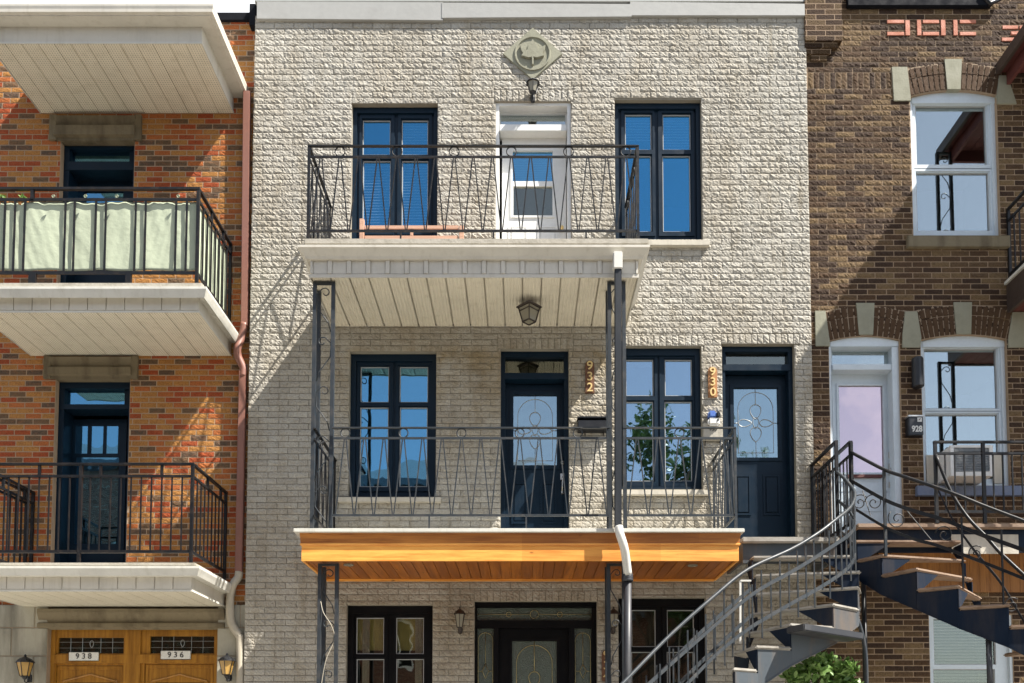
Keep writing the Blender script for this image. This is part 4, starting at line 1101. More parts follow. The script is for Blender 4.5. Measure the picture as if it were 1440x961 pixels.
# salmon brick pattern
def salmon():
    for grp in ([(1247, 29, 1271, 34), (1247, 46, 1271, 51), (1272.5, 29.5, 1279, 51)], [(1289, 29, 1295, 51), (1297, 29, 1320, 34), (1297, 46, 1320, 51), (1322.5, 29, 1329, 51)],
                [(1340, 29, 1346, 51), (1349, 29, 1372, 34), (1349, 46, 1372, 51)], [(1409, 37, 1431, 42), (1421, 45, 1443, 50), (1408, 54, 1431, 59), (1433, 37, 1455, 42)]):
        mb = MB(); x0 = min(g[0] for g in grp)-2; x1 = max(g[2] for g in grp)+2; y0 = min(g[1] for g in grp)-2; y1 = max(g[3] for g in grp)+2
        for r in grp: a, b, c, d = R(*r, YB); mb.box(a, b, YB-.016, YB+.01, c, d)
        mb.build('brick_inlay', M['salmon'], rightb, bevel=.004)
salmon()
def strip_bricks(px0, px1, py0, py1, n, cols=1):
    """soldier course made of separate upright bricks over a mortar bed"""
    a, b, c, d = R(px0, py0, px1, py1, YB); mo = MB().box(a, b, YB-.004, YB+.02, c, d)
    ob = mo.build('arch_mortar', M['mortar'], rightb)
    mb = MB(); w = (b-a)/n
    for i in range(n): mb.box(a+w*i+.006, a+w*(i+1)-.006, YB-.012, YB, c+.006, d-.006)
    mb.build('soldier_bricks', M['arch_brick'], ob, bevel=.004)
def arch(x0, x1, ye, yk, h1, h2, keyhalf, n):
    """segmental arch in pixels at the wall plane: ends at ye, crown at yk"""
    xm = (x0+x1)/2; hw = (x1-x0)/2; s_ = ye-yk
    Rr = (hw*hw+s_*s_)/(2*s_); yc = yk+Rr; A = math.asin(hw/Rr)
    def pt(r, a, Y): return P(xm+r*math.sin(a), yc-r*math.cos(a), YB)
    bed = MB(); mbs = [MB(), MB()]; N_ = 2*n
    pts = [pt(Rr, -A+2*A*i/N_, 0) for i in range(N_+1)] + [pt(Rr+h1+h2+2, A-2*A*i/N_, 0) for i in range(N_+1)]
    vs_ = []
    for i in range(N_):
        a0 = -A+2*A*i/N_; a1 = -A+2*A*(i+1)/N_
        q = [pt(Rr, a0, 0), pt(Rr, a1, 0), pt(Rr+h1+h2+2, a1, 0), pt(Rr+h1+h2+2, a0, 0)]
        bed.prism(q, YB-.005, YB+.06)
        am = (a0+a1)/2
        if abs(math.sin(am))*Rr < 8: continue
        e = (a1-a0)*.11
        for r0, r1 in ((Rr+.5, Rr+h1-.5), (Rr+h1+.7, Rr+h1+h2)):
            q = [pt(r0, a0+e, 0), pt(r0, a1-e, 0), pt(r1, a1-e, 0), pt(r1, a0+e, 0)]
            mbs[am > 0].prism(q, YB-.014, YB)
    o = bed.build('arch', M['mortar'], rightb)
    for mb in mbs: mb.build('arch_bricks', M['arch_brick'], o, bevel=.003)
arch(1279, 1407, 136, 127, 22, 14, 13, 9)
arch(1165, 1271, 480, 473, 27, 13, 13, 7)
arch(1293, 1421, 479, 471, 27, 13, 13, 9)
for q in [[(1328, 83), (1353, 83), (1351, 126), (1332, 126)], [(1254, 94), (1276, 94), (1281, 137), (1281, 142), (1257, 142)], [(1405, 106), (1417, 106), (1430, 146), (1403, 146), (1402, 133)],
          [(1146, 437), (1161, 437), (1167, 480), (1167, 487), (1147, 487)], [(1204, 426), (1230, 426), (1228, 471), (1208, 471)], [(1273, 438), (1290, 438), (1296, 475), (1294, 489), (1269, 489), (1269, 470)],
          [(1341, 425), (1367, 425), (1366, 470), (1345, 470)], [(1424, 439), (1452, 439), (1452, 489), (1418, 489), (1418, 474)]]:
    MB().prism([P(x, y, YB-.02) for x, y in q], YB-.022, YB+.10).build('keystone', M['pale_stone'], rightb, bevel=.004)
def arched_head(parent, x0, x1, ytop, yedge, yb, Y, mat):
    n = 12; poly = []
    for i in range(n+1):
        t = -1+2*i/n; poly.append(P((x0+x1)/2+t*(x1-x0)/2, ytop+(yedge-ytop)*t*t, Y))
    poly += [P(x1, yb, Y), P(x0, yb, Y)]
    return MB().prism(poly, Y, Y+.08).build('arched_head', mat, parent)
W = M['cool_white']
w3 = window(rightb, HR3, YB, [(1288, 149, 1387, 232), (1289, 243, 1391, 325)], W, M['glass_pale'], Yf=YB+.10, casing=7, sash=[(1284, 142, 1396, 238), (1284, 237, 1398, 331)],
            sill=(1277, 331, 1421, 347), sillmat='old_stone')
arched_head(w3, 1282, 1403, 129, 137, 145, YB+.045, W)
w2 = window(rightb, HR2, YB, [(1300, 491, 1402, 575), (1302, 583, 1404, 674)], W, M['glass_pale'], Yf=YB+.10, casing=7, sash=[(1298, 485, 1410, 579), (1299, 578, 1412, 682)],
            sill=(1290, 683, 1450, 697), sillmat='blue_sill')
arched_head(w2, 1297, 1417, 472, 481, 488, YB+.045, W)
w1 = window(rightb, HR1, YB, [(1313, 866, 1400, 935), (1313, 941, 1400, 1003)], W, M['glass_dark'], Yf=YB+.06, casing=5, blind=[((1310, 862, 1404, 1003), 'slats')])
# door 928
def door928():
    Yf = YB+.13; X0, X1, Z0, Z1 = R(*HRD, YB); T = R(1171, 493, 1253, 512, Yf); B = R(1170, 513, 1266, 521, Yf-.05)
    mb = MB().plate(X0-.005, X1+.005, Z0, Z1, [(X0+.045, X1-.09, Z0-.1, Z1-.14)], Yf-.09, Yf+.17)
    mb.box(B[0], B[1]-.04, Yf-.07, Yf+.14, B[2], B[3]); mb.plate(X0+.03, X1-.05, B[3]-.01, Z1-.05, [(T[0], T[1], B[3], T[3])], Yf+.02, Yf+.06)
    fr = mb.build('door_frame', W, rightb, bevel=.004)
    MB().box(T[0], T[1], Yf+.04, Yf+.045, B[3], T[3]).build('transom_pane', M['glass_pale'], fr)
    arched_head(fr, 1168, 1266, 474, 481, 487, YB+.03, W)
    lf = R(1172, 527, 1256, 760, Yf+.10); p = R(1180, 543, 1242, 665, Yf+.10)
    mb = MB().plate(lf[0], lf[1], lf[2], lf[3], [p], Yf+.10, Yf+.14).plate(p[0]-.03, p[1]+.03, p[2]-.03, p[3]+.03, [p], Yf+.085, Yf+.101)
    for y in (676, 690, 704, 718): q = R(1176, y, 1250, y+1.5, Yf+.09); mb.box(q[0], q[1], Yf+.094, Yf+.1, q[2], q[3])
    dr = mb.build('door', W, rightb, bevel=.002)
    MB().box(p[0], p[1], Yf+.115, Yf+.12, p[2], p[3]).build('pane', M['glass_pink'], dr)
    q = R(1192, 668, 1240, 672, Yf+.08); MB().box(q[0], q[1], Yf+.06, Yf+.1, q[2], q[3]).build('letter_flap', M['maroon'], dr)
    for y, h in ((640, 9), (660, 16), (682, 8)):
        q = R(1250, y-h/2, 1258, y+h/2, Yf+.08); MB().box(q[0], q[1], Yf+.075, Yf+.1, q[2], q[3]).build('lock_plate', M['chrome'], dr, bevel=.004)
    x, z = P(1253, 658, Yf); MB().tube([(x, Yf+.08, z), (x, Yf+.03, z), (x, Yf+.03, z-.06)], .01, 8).build('handle', M['chrome'], dr, smooth=True)
door928()
# pine cladding and panel under the 928 deck
a, b, c, d = R(1236, 762, 1500, 833, YB-.02)
pc = MB(); x = a
while x < b: pc.box(x+.003, min(x+.14, b)-.003, YB-.035, YB-.002, c, d); x += .14
pc.box(a, b, YB-.03, YB-.004, c+.001, d-.001)
pc.build('wood_cladding', M['pine_wall'], rightb)

# ------------------------------------------------------------------ right neighbour's roof and deck at the frame edge
def right_canopy():
    x0, zt = P(1400, 91, YB); zb = P(1404, 106, YB)[1]; x1 = x0+3.2; YF = -1.5
    t = thing('porch_roof', (x0+1.6, 0, zt), 'dark brown porch roof with maroon soffit, at the top right edge', 'canopy')
    MB().ushape(x0, x1, YF, YB, [(0, zb), (.0, zt), (-.05, zt), (-.05, zb)]).build('fascia', M['brown_fascia'], t)
    MB().box(x0+.05, x1-.05, YF+.05, YB-.001, zt-.06, zt-.01).build('roof_sheet', M['brown_fascia'], t)
    s_ = MB(); x = x0+.051
    while x < x1-.1: s_.box(x+.003, x+.137, YF+.051, YB-.002, zb+.03, zb+.045); x += .14
    s_.build('soffit', M['maroon'], t)
    column(t, 1479, 1503, 50, 380, -1.3, M['grey_rail'], zb=P(1415, 397, YB)[1], zt=zb-.02, n=5, deep=False)
    MB().ushape(x0+.14, x1-.14, YF+.14, YB, [(0, zb-.16), (0, zb+.03), (-.05, zb+.03), (-.05, zb-.16)]).build('beam', M['maroon'], t)
right_canopy()
def right_top_deck():
    x0 = P(1415, 405, YB)[0]; zt = P(1415, 397, YB)[1]; zb = P(1415, 441, YB)[1]; x1 = x0+3; YF = -1.4
    t = thing('balcony', (x0+1.5, 0, zt), 'dark stained deck with white edge and black railing at the right edge of the photo', 'balcony')
    MB().box(x0-.03, x1, YF-.03, YB-.001, zt-.05, zt).build('deck', M['white_alu'], t, bevel=.005)
    MB().ushape(x0, x1, YF, YB, [(0, zb), (0, zt-.051), (-.05, zt-.051), (-.05, zb)]).build('fascia', M['brown_fascia'], t)
    s_ = MB(); x = x0+.051
    while x < x1-.15: s_.box(x+.003, x+.137, YF+.051, YB-.002, zb+.02, zb+.035); x += .14
    s_.build('soffit', M['maroon'], t)
    column(t, 1479, 1503, 450, 700, -1.25, M['grey_rail'], zb=P(1300, 736, -.95)[1], zt=zb, n=5, deep=False)
    zr = P(1420, 296, YB)[1]; zm = P(1420, 312, YB)[1]
    pickets(t, (x0+.05, YF+.085), (x0+.05, YB-.02), zr, zm, zt+.1, zt, M['rail'], .13, start=False)
    pickets(t, (x0+.05, YF+.05), (x1-.05, YF+.05), zr, zm, zt+.1, zt, M['rail'], .13)
right_top_deck()

# ================================================================== STAIRS
ZL2 = P(1200, 755, -.95)[1]; RS = .265
def stair_treads(parent, O, I, Z, mat, brmat, thick=.042, bracket=True, strmat=None, inner=True):
    for k in range(1, len(O)):
        o0, i0, o1, i1 = [Vector((*q, 0)) for q in (O[k-1], I[k-1], O[k], I[k])]
        # tread k spans from riser line k-1 (back) to nosing line k (front)
        dirn = (o1-o0); nose = dirn.normalized()*.03 if dirn.length > 0 else Vector((0,0,0))
        oo = (o1-i1).normalized()*.03
        poly = [(i0.x, i0.y), (o0.x+oo.x, o0.y+oo.y), (o1.x+nose.x+oo.x, o1.y+nose.y+oo.y), (i1.x+nose.x*.5, i1.y+nose.y*.5)]
        tr = MB().slab(poly, Z[k]-thick, Z[k]).build('tread', mat, parent, bevel=.016)
        if bracket:
            d_ = (i1-o1); ln = min(.42, d_.length*.45); d_.normalize(); t_ = Vector((-d_.y, d_.x, 0))*.012
            a = o1; b = o1+d_*ln; z1 = Z[k]-thick-.001
            vs_ = []
            for s_ in (-1, 1):
                for p, z in ((a, z1), (b, z1), (a, z1-.27)): vs_.append((p.x+t_.x*s_, p.y+t_.y*s_, z))
            MB().add(vs_, [(0,1,2),(5,4,3),(0,3,4,1),(1,4,5,2),(2,5,3,0)]).build('bracket', brmat, tr)
def stringer(parent, O, Z, mat, drop=.52, thick=.05, off=None, name='stringer', close=None):
    """steel plate under the outer ends: saw-tooth top, smooth lower edge"""
    mb = MB()
    for k in range(1, len(O)):
        a = Vector((*O[k-1], 0)); b = Vector((*O[k], 0)); d = (b-a).normalized(); t_ = Vector((-d.y, d.x, 0))*.008
        zt = Z[k]-thick-.001
        q = [(a, zt), (b, zt), (b, Z[k]-drop), (a, Z[k-1]-drop)]
        vs_ = [(p.x+t_.x*s_, p.y+t_.y*s_, z) for s_ in (-1, 1) for p, z in q]
        mb.add(vs_, [(0,1,2,3),(7,6,5,4),(0,4,5,1),(1,5,6,2),(2,6,7,3),(3,7,4,0)])
        # rolled lower edge
        mb.bar((a.x, a.y, Z[k-1]-drop), (b.x, b.y, Z[k]-drop), .03, .012)
    return mb.build(name, mat, parent)

def interp(tab, x):
    tab = sorted(tab)
    if x <= tab[0][0]: return tab[0][1]
    for (a, va), (b, vb) in zip(tab, tab[1:]):
        if x <= b: return va+(vb-va)*(x-a)/(b-a)
    return tab[-1][1]
def smooth_path(pts, n=6):
    """Catmull-Rom through the points"""
    P_ = [Vector(p) for p in pts]; P_ = [P_[0]*2-P_[1]] + P_ + [P_[-1]*2-P_[-2]]; out = []
    for i in range(1, len(P_)-2):
        p0, p1, p2, p3 = P_[i-1:i+3]
        for k in range(n):
            t = k/n; out.append(.5*((2*p1)+(p2-p0)*t+(2*p0-5*p1+4*p2-p3)*t*t+(3*p1-p0-3*p2+p3)*t**3))
    out.append(P_[-2]); return out

def main_stair():
    Zs = [ZL2-RS*k for k in range(17)]
    px = [((1200, 781), (1058, 782)), ((1207, 803), (1062, 808)), ((1205, 825), (1064, 834)), ((1171, 849), (1053, 863)), ((1112, 877), (1050, 890)), ((1065, 908), (1033, 917)), ((1033, 939), (1003, 946))]
    O = [(4.22, -.80)]; I = [(2.95, -.80)]
    for k, (o, i) in enumerate(px, 1): O.append(Q(*o, Zs[k])); I.append(Q(*i, Zs[k]))
    for k in range(8, 16):
        O.append((O[-1][0]-.30, O[-1][1]-.10)); I.append((O[-1][0]+.10*.9, O[-1][1]+.85))
    k7 = I[7]; I[7] = (O[7][0]-.06, max(k7[1], O[7][1]+.7)); 
    for k in range(8, 16): I[k] = (O[k][0]+.22, O[k][1]+.82)
    I[7] = (O[7][0]+.15, O[7][1]+.72)
    t = thing('staircase', (3.2, -1.8, .1), 'grey painted iron staircase curving down to the left from the landing of door 930', 'staircase')
    # landing
    xl, xr = P(1044, 757, -.95)[0], 4.10
    MB().box(xl, xr, -.95, -.0, ZL2-.07, ZL2).build('landing', M['tread'], t, bevel=.012)
    mb = MB(); mb.box(xl+.02, xr-.02, -.88, -.84, ZL2-.33, ZL2-.071)
    mb.box(xl+.02, xl+.06, -.84, -.01, ZL2-.3, ZL2-.071); mb.box(xr-.06, xr-.02, -.84, -.01, ZL2-.3, ZL2-.071)
    mb.build('landing_beam', M['stair_grey'], t)
    stair_treads(t, O[:16], I[:16], Zs, M['tread'], M['stair_navy'])
    stringer(t, O[:16], Zs, M['stair_grey'], .47, .042)
    stringer(t, I[:7], Zs, M['stair_navy'], drop=.42, name='inner_stringer')
    # bent loose plate
    a = V(1118, 884, -2.5); b = V(1201, 897, -2.2)
    MB().bar((a[0], a[1], a[2]), (b[0], b[1], b[2]), .30, .075).build('metal_step_edge', M['galv'], t, bevel=.01)
    hand = [(1177, 664, -.98), (1190, 676, -1.16), (1202, 694, -1.42), (1196, 713, -1.75), (1174, 732, -2.05), (1149, 751, -2.2), (1112, 773, -2.34), (1052, 801, -2.55), (1005, 838, -2.75), (943, 893, -3.0), (880, 957, -3.3), (835, 1003, -3.5)]
    mid = [(1178, 703, -.98), (1195, 720, -1.25), (1203, 738, -1.55), (1194, 752, -1.8), (1174, 766, -2.05), (1145, 785, -2.2), (1112, 805, -2.34), (1058, 836, -2.53), (990, 893, -2.8), (920, 955, -3.1), (870, 1000, -3.35)]
    low = [(1180, 745, -.98), (1198, 763, -1.28), (1203, 780, -1.52), (1192, 799, -1.8), (1168, 817, -2.05), (1140, 834, -2.2), (1109, 851, -2.34), (1055, 883, -2.53), (1010, 918, -2.7), (971, 957, -2.88), (925, 1003, -3.1)]
    g = M['grey_rail']
    H = smooth_path([V(*p) for p in hand]); Md = smooth_path([V(*p) for p in mid]); Lw = smooth_path([V(*p) for p in low])
    MB().tube(H, .021, 8).build('handrail', g, t, smooth=True)
    r = MB().flat(Md, .014, .045).build('railing', M['grey_rail'], t); MB().flat(Lw, .014, .045).build('rail', M['grey_rail'], r)
    # landing post and return
    zt = P(1177, 620, -.97)[1]
    x = P(1177, 690, -.97)[0]
    MB().box(x-.02, x+.02, -.99, -.95, ZL2, zt).build('post', M['rail'], t)
    z_ = [P(1177, q, -.97)[1] for q in (621, 640, 748)]
    pickets(t, (x, -.94), (x, -.03), z_[0], z_[1], z_[2], ZL2, M['rail'], .12, start=False)
    def at(path, s_):
        s_ = max(0, min(len(path)-1.001, s_)); i = int(s_); return path[i].lerp(path[i+1], s_-i)
    n = 34
    tabM = [(p.x+p.y*-.8, p.z) for p in Md]; tabL = [(p.x+p.y*-.8, p.z) for p in Lw]; tabH = [(p.x+p.y*-.8, p.z) for p in H]
    # walk along the low bar by arc length
    acc = [0]
    for a_, b_ in zip(Lw, Lw[1:]): acc.append(acc[-1]+math.hypot(b_.x-a_.x, b_.y-a_.y))
    def zof(path, q):
        best = min(range(len(path)-1), key=lambda i: ((path[i]+path[i+1])/2-q).to_2d().length)
        a_, b_ = path[best], path[best+1]; d_ = (b_-a_).to_2d(); tt = max(-.5, min(1.5, (q-a_).to_2d().dot(d_)/d_.length_squared))
        return a_.z+(b_.z-a_.z)*tt
    s_ = .05; k = 0
    while s_ < acc[-1]-.02:
        i = max(j for j in range(len(acc)) if acc[j] <= s_); i = min(i, len(Lw)-2)
        p = Lw[i].lerp(Lw[i+1], (s_-acc[i])/(acc[i+1]-acc[i]))
        zl = p.z; zm = zof(Md, p); zh = zof(H, p)
        up = zh if k % 9 == 4 or s_ < .35 else zm+(.11 if k % 2 else .20)
        dn = zl-(.05 if k % 2 else .20) if s_ > .2 else zl
        MB().bar((p.x, p.y, dn), (p.x, p.y, up), .016).build('baluster', g, r)
        s_ += .125; k += 1
    # inner rail
    im = smooth_path([V(1056, 828, -1.7), V(1036, 845, -1.85), V(985, 890, -2.2), V(930, 945, -2.6), V(900, 975, -2.8)])
    il = smooth_path([V(1056, 866, -1.7), V(1036, 884, -1.85), V(985, 932, -2.2), V(945, 972, -2.6)])
    r2 = MB().flat(im, .014, .05).build('inner_railing', g, t); MB().flat(il, .014, .05).build('rail', g, r2)
    for k, q in enumerate(range(1, len(im), 3)):
        p = im[q]; MB().bar((p.x, p.y, p.z-.62), (p.x, p.y, p.z+.12), .016).build('baluster', g, r2)
    p = V(1041, 817, -1.8); p2 = V(1041, 905, -1.8)
    MB().bar(p, p2, .022).bar(p, V(1056, 817, -1.8), .03, .02).build('post', M['pipe_white'], t)
    return t
main_stair()

def right_stair():
    Z0 = P(1300, 736, -.95)[1]; rs = .25; Zs = [Z0-rs*k for k in range(18)]
    px = [((1205, 760), (1352, 760)), ((1239, 780), (1358, 787)), ((1288, 799), (1367, 813)), ((1346, 823), (1379, 840)), ((1417, 849), (1398, 862))]
    O = [(4.25, -.80)]; I = [(5.6, -.80)]
    for k, (o, i) in enumerate(px, 1): O.append(Q(*o, Zs[k])); I.append(Q(*i, Zs[k]))
    for k in range(6, 15): O.append((O[-1][0]+.40, O[-1][1]-.12)); I.append((O[-1][0]+.0, O[-1][1]+.85))
    I[5] = (5.74, -1.35); I[6] = (O[6][0]-.1, O[6][1]+.8)
    t = thing('staircase', (5, -1.8, .1), 'dark navy iron staircase with worn brown treads, descending to the right below door 928', 'staircase')
    xl, xr = P(1206, 737, -.95)[0], 8.2
    MB().box(xl, xr, -.95, YB-.001, Z0-.06, Z0).build('landing', M['tread_brown'], t, bevel=.012)
    mb = MB(); mb.box(xl+.04, xr, -.86, -.82, Z0-.36, Z0-.061); mb.box(xl+.04, xl+.08, -.82, YB-.01, Z0-.3, Z0-.061)
    mb.build('landing_beam', M['stair_navy'], t)
    q = R(1338, 752, 1432, 779, -.87); MB().box(q[0], q[1], -.875, -.861, q[2], q[3]).build('access_panel', M['sill'], t)
    stair_treads(t, O[:15], I[:15], Zs, M['tread_brown'], M['stair_navy'], .042)
    stringer(t, O[:15], Zs, M['stair_navy'], .50)
    stringer(t, I[:6], Zs, M['stair_navy'], .30, name='inner_stringer')
    yt = [(1195, -.98), (1240, -1.38), (1290, -1.75), (1346, -2.0), (1417, -2.2), (1500, -2.45)]
    hand = [(1195.6, 635.6), (1242, 660), (1273, 671), (1309, 683), (1344, 695.6), (1387, 713), (1440, 733), (1500, 756)]
    mid = [(1198, 677), (1242, 702), (1275.6, 715.6), (1320, 729), (1342, 737), (1382, 753), (1440, 774), (1500, 797)]
    low = [(1204, 717), (1244, 741), (1284, 758), (1314, 766), (1348, 778), (1395, 796), (1440, 814), (1500, 838)]
    b_ = M['rail']
    mk = lambda l: smooth_path([V(x, y, interp(yt, x)) for x, y in l])
    MB().tube(mk(hand), .021, 8).build('handrail', b_, t, smooth=True)
    r = MB().flat(mk(mid), .014, .05).build('railing', b_, t); MB().flat(mk(low), .014, .04).build('rail', b_, r)
    # scrollwork panels and posts between the bars
    for x, y0, y1 in ((1197, 622, 740), (1243, 662, 782), (1352, 728, 828), (1408, 745, 850)):
        Y = interp(yt, x); a = V(x, y0, Y); b = V(x, y1, Y); MB().bar((a[0], Y, b[2]), (a[0], Y, a[2]), .032 if x < 1300 else .018).build('post', g_ if False else M['grey_rail'] if x == 1243 else b_, t)
    def scroll(cx, cy, r_, Y, sg, th=0.):
        pts = []
        for i in range(30):
            tt = i/29; a = th+tt*math.pi*3.1*sg; rr = r_*(.12+.88*tt)
            pts.append(V(cx+rr*math.cos(a), cy+rr*math.sin(a), Y))
        MB().tube(pts, .007, 5).build('scroll', b_, r, smooth=True)
    scroll(1209, 707, 12, -1.1, 1, 2.2); scroll(1229, 707, 13, -1.25, -1, .4); scroll(1262, 730, 14, -1.55, 1, .5); scroll(1328, 752, 13, -1.95, -1, .5)
    scroll(1372, 779, 12, -2.05, 1, 2.); scroll(1423, 852, 12, -2.1, 1, 2.)
    MB().tube([V(1213, 690, -1.1), V(1224, 725, -1.25)], .006, 5).tube([V(1275, 718, -1.6), V(1310, 760, -1.85)], .006, 5).build('rod', b_, r)
    # post/return to wall on the left side of the landing
    x = P(1197, 690, -.97)[0]; z_ = [P(1197, q, -.97)[1] for q in (622, 640, 735)]
    pickets(t, (x, -.97), (x, YB-.02), z_[0], z_[1], z_[2], Z0, b_, .12)
    # landing railing in front of the window
    x = P(1316, 670, -.93)[0]; z_ = [P(1380, q, -.93)[1] for q in (622, 638, 720)]
    pickets(t, (x, -.93), (8.1, -.93), z_[0], z_[1], z_[2], Z0, b_, .125, posts=(.62,))
    # inner handrails dropping from that post
    yt2 = [(1316, -.95), (1360, -1.15), (1407, -1.45), (1460, -1.75)]
    mk2 = lambda l: smooth_path([V(x, y, interp(yt2, x)) for x, y in l])
    MB().tube(mk2([(1315.6, 640), (1337, 691), (1360, 727), (1387, 755.5), (1407, 778), (1440, 809), (1480, 845)]), .022, 8).build('inner_handrail', b_, t, smooth=True)
    MB().flat(mk2([(1319, 689), (1341, 733), (1373, 778), (1408, 821), (1440, 874), (1470, 915)]), .016, .05).build('inner_rail', b_, t)
    # pole under the stringer
    MB().tube([V(1390, 893, -2.05), V(1394, 1010, -2.05)], .032, 10).build('pole', M['galv'], t, smooth=True)
right_stair()

# ================================================================== PIPES
def pipe(name, label, segs, mats, rect=True):
    a0 = segs[0][0]; t = thing(name, V(*a0), label, 'downpipe')
    for pts, w, m, pn in segs_iter(segs, mats): pass
def downpipes():
    # middle
    t = thing('downpipe', V(869, 560, -1.42), 'charcoal downpipe with white elbows, running down the front of both cream building balconies', 'downpipe')
    Y = -1.44
    MB().bar(V(868.5, 356, Y), V(868.5, 380, Y), .115, .10, up=(0, 1, 0)).build('outlet', M['pipe_white'], t, bevel=.01)
    MB().bar(V(869, 378, Y+.005), V(869, 742, Y+.005), .086, .070, up=(0, 1, 0)).build('pipe', M['pipe_dark'], t, bevel=.008)
    MB().tube(smooth_path([V(870, 741, Y), V(872, 752, Y-.02), V(877, 768, Y), V(880, 785, Y+.06), V(883, 808, Y+.13)]), .054, 8).build('elbow', M['pipe_white'], t, smooth=True)
    MB().lathe(V(882.5, 818, Y+.15), [(.068, 0), (.075, .02), (.062, .035), (.075, .05), (.062, .065), (.072, .085)], 14).build('collar', M['galv'], t, smooth=True)
    MB().tube([V(883, 818, Y+.15), V(882, 961, Y+.15), (V(882, 961, Y+.15)[0], Y+.15, .1)], .047, 12).build('lower_pipe', M['galv'], t, smooth=True)
    # left
    t = thing('downpipe', V(346, 400, YL-.1), 'pinkish brown downpipe between the orange brick and the cream building', 'downpipe')
    Y = YL-.10
    MB().bar(V(347.5, 130, Y), V(344.5, 460, Y), .10, .08, up=(0, 1, 0)).build('pipe', M['pipe_brown'], t, bevel=.008)
    MB().tube(smooth_path([V(344, 455, Y), V(340, 475, Y), V(334, 490, Y-.05), V(335, 502, Y-.03), V(342, 518, Y), V(342, 530, Y)]), .055, 8).build('elbow', M['pipe_brown'], t, smooth=True)
    MB().bar(V(342, 520, Y), V(336, 806, Y), .10, .08, up=(0, 1, 0)).build('lower_pipe', M['pipe_brown'], t, bevel=.008)
    MB().tube(smooth_path([V(336, 804, Y), V(335, 812, Y), V(328, 822, Y-.03), V(324, 838, Y), V(324, 868, Y), V(328, 882, Y), V(336, 894, Y), V(338, 908, Y), V(338, 1020, Y)]), .058, 8).build('white_elbow', M['pipe_beige'], t, smooth=True)
    # pipes by the stairs
    x, y, z = V(1213, 760, -.75)
    tag(MB().tube([(x, y, z), (x, y, .1)], .032, 10).build('steel_pole', M['black'], None, smooth=True), 'straight black steel pole under the landings, between the two staircases', 'pole')
    c = smooth_path([V(1202, 862, -1.6), V(1209, 880, -1.6), V(1215, 905, -1.6), V(1218, 935, -1.6), V(1219, 1000, -1.6)])
    tag(MB().tube(c, .026, 8).build('bent_pipe', M['grey_rail'], None, smooth=True), 'grey pipe bending down from the curved staircase beside the black pole', 'pipe')
    w = smooth_path([V(451, 846, -1.16), V(455, 862, -1.18), V(466, 880, -1.18), V(470, 900, -1.15), V(458, 930, -1.17), V(450, 975, -1.16)])
    tag(MB().tube(w, .0045, 6).build('cable', M['pipe_beige'], None, smooth=True), 'loose white cable tied to the lower left balcony column', 'cable')
downpipes()

# ================================================================== LAMPS
def lantern(px, py, w, h, label, metal, gl, Y=-.0, hang=False, group=None, six=6, up=True):
    """wall lantern: back plate, arm, cap, glass body, finial; px,py = centre of body"""
    Yb = Y-.13; x, z = P(px, py, Yb); W_ = w*.0098/2; H_ = h*.0098
    t = thing('wall_lantern', (x, Y, z-H_/2), label, 'wall lamp', group)
    n = six
    MB().lathe((x, Yb, z), [(W_*.55, -H_*.30), (W_*.95, H_*.22)], n).build('lamp_glass', gl, t)
    cap = MB().lathe((x, Yb, z), [(W_*1.15, H_*.22), (W_*1.1, H_*.26), (W_*.75, H_*.36), (W_*.3, H_*.44), (W_*.12, H_*.47), (W_*.18, H_*.50), (0.002, H_*.56)], max(n, 10))
    cap.build('lamp_cap', metal, t)
    b = MB().lathe((x, Yb, z), [(.004, -H_*.48), (W_*.22, -H_*.42), (W_*.3, -H_*.36), (W_*.62, -H_*.305)], n)
    for k in range(n):
        a = 2*math.pi*(k+.5)/n
        b.bar((x+W_*.56*math.cos(a), Yb+W_*.56*math.sin(a), z-H_*.31), (x+W_*.97*math.cos(a), Yb+W_*.97*math.sin(a), z+H_*.23), .008)
    b.build('lamp_cage', metal, t)
    m = MB(); zz = z+H_*.1 if not up else z-H_*.5
    m.tube([(x, Yb, z-H_*.42), (x, Yb, z-H_*.52), (x, Yb+.05, z-H_*.56), (x, Y-.01, z-H_*.45)], .009, 6)
    m.lathe((x, Y-.012, z-H_*.55), [(.0, 0), (.03, .01), (.035, .06), (.03, .11), (0, .12)], 10)
    m.build('lamp_arm', metal, t)
    return t
lantern(749.5, 123, 18, 25, 'small black wall lantern under the leaf medallion, above the white top floor door', M['black'], M['lamp_glass'])
lantern(646.5, 872, 15, 34, 'dark bronze wall lantern to the left of the ground floor entrance', M['lamp_metal'], M['lamp_glass'], group='bronze lanterns flanking the ground floor entrance')
lantern(863, 872, 15, 34, 'dark bronze wall lantern behind the iron column, right of the ground floor entrance', M['lamp_metal'], M['lamp_glass'], group='bronze lanterns flanking the ground floor entrance')
lantern(35, 940, 22, 36, 'black wall lantern with amber glass on the stone left of door 938', M['black'], M['amber'], Y=YL-.05, group='amber lanterns flanking the oak doors')
lantern(319, 938, 22, 36, 'black wall lantern with amber glass on the stone right of door 936', M['black'], M['amber'], Y=YL-.05, group='amber lanterns flanking the oak doors')
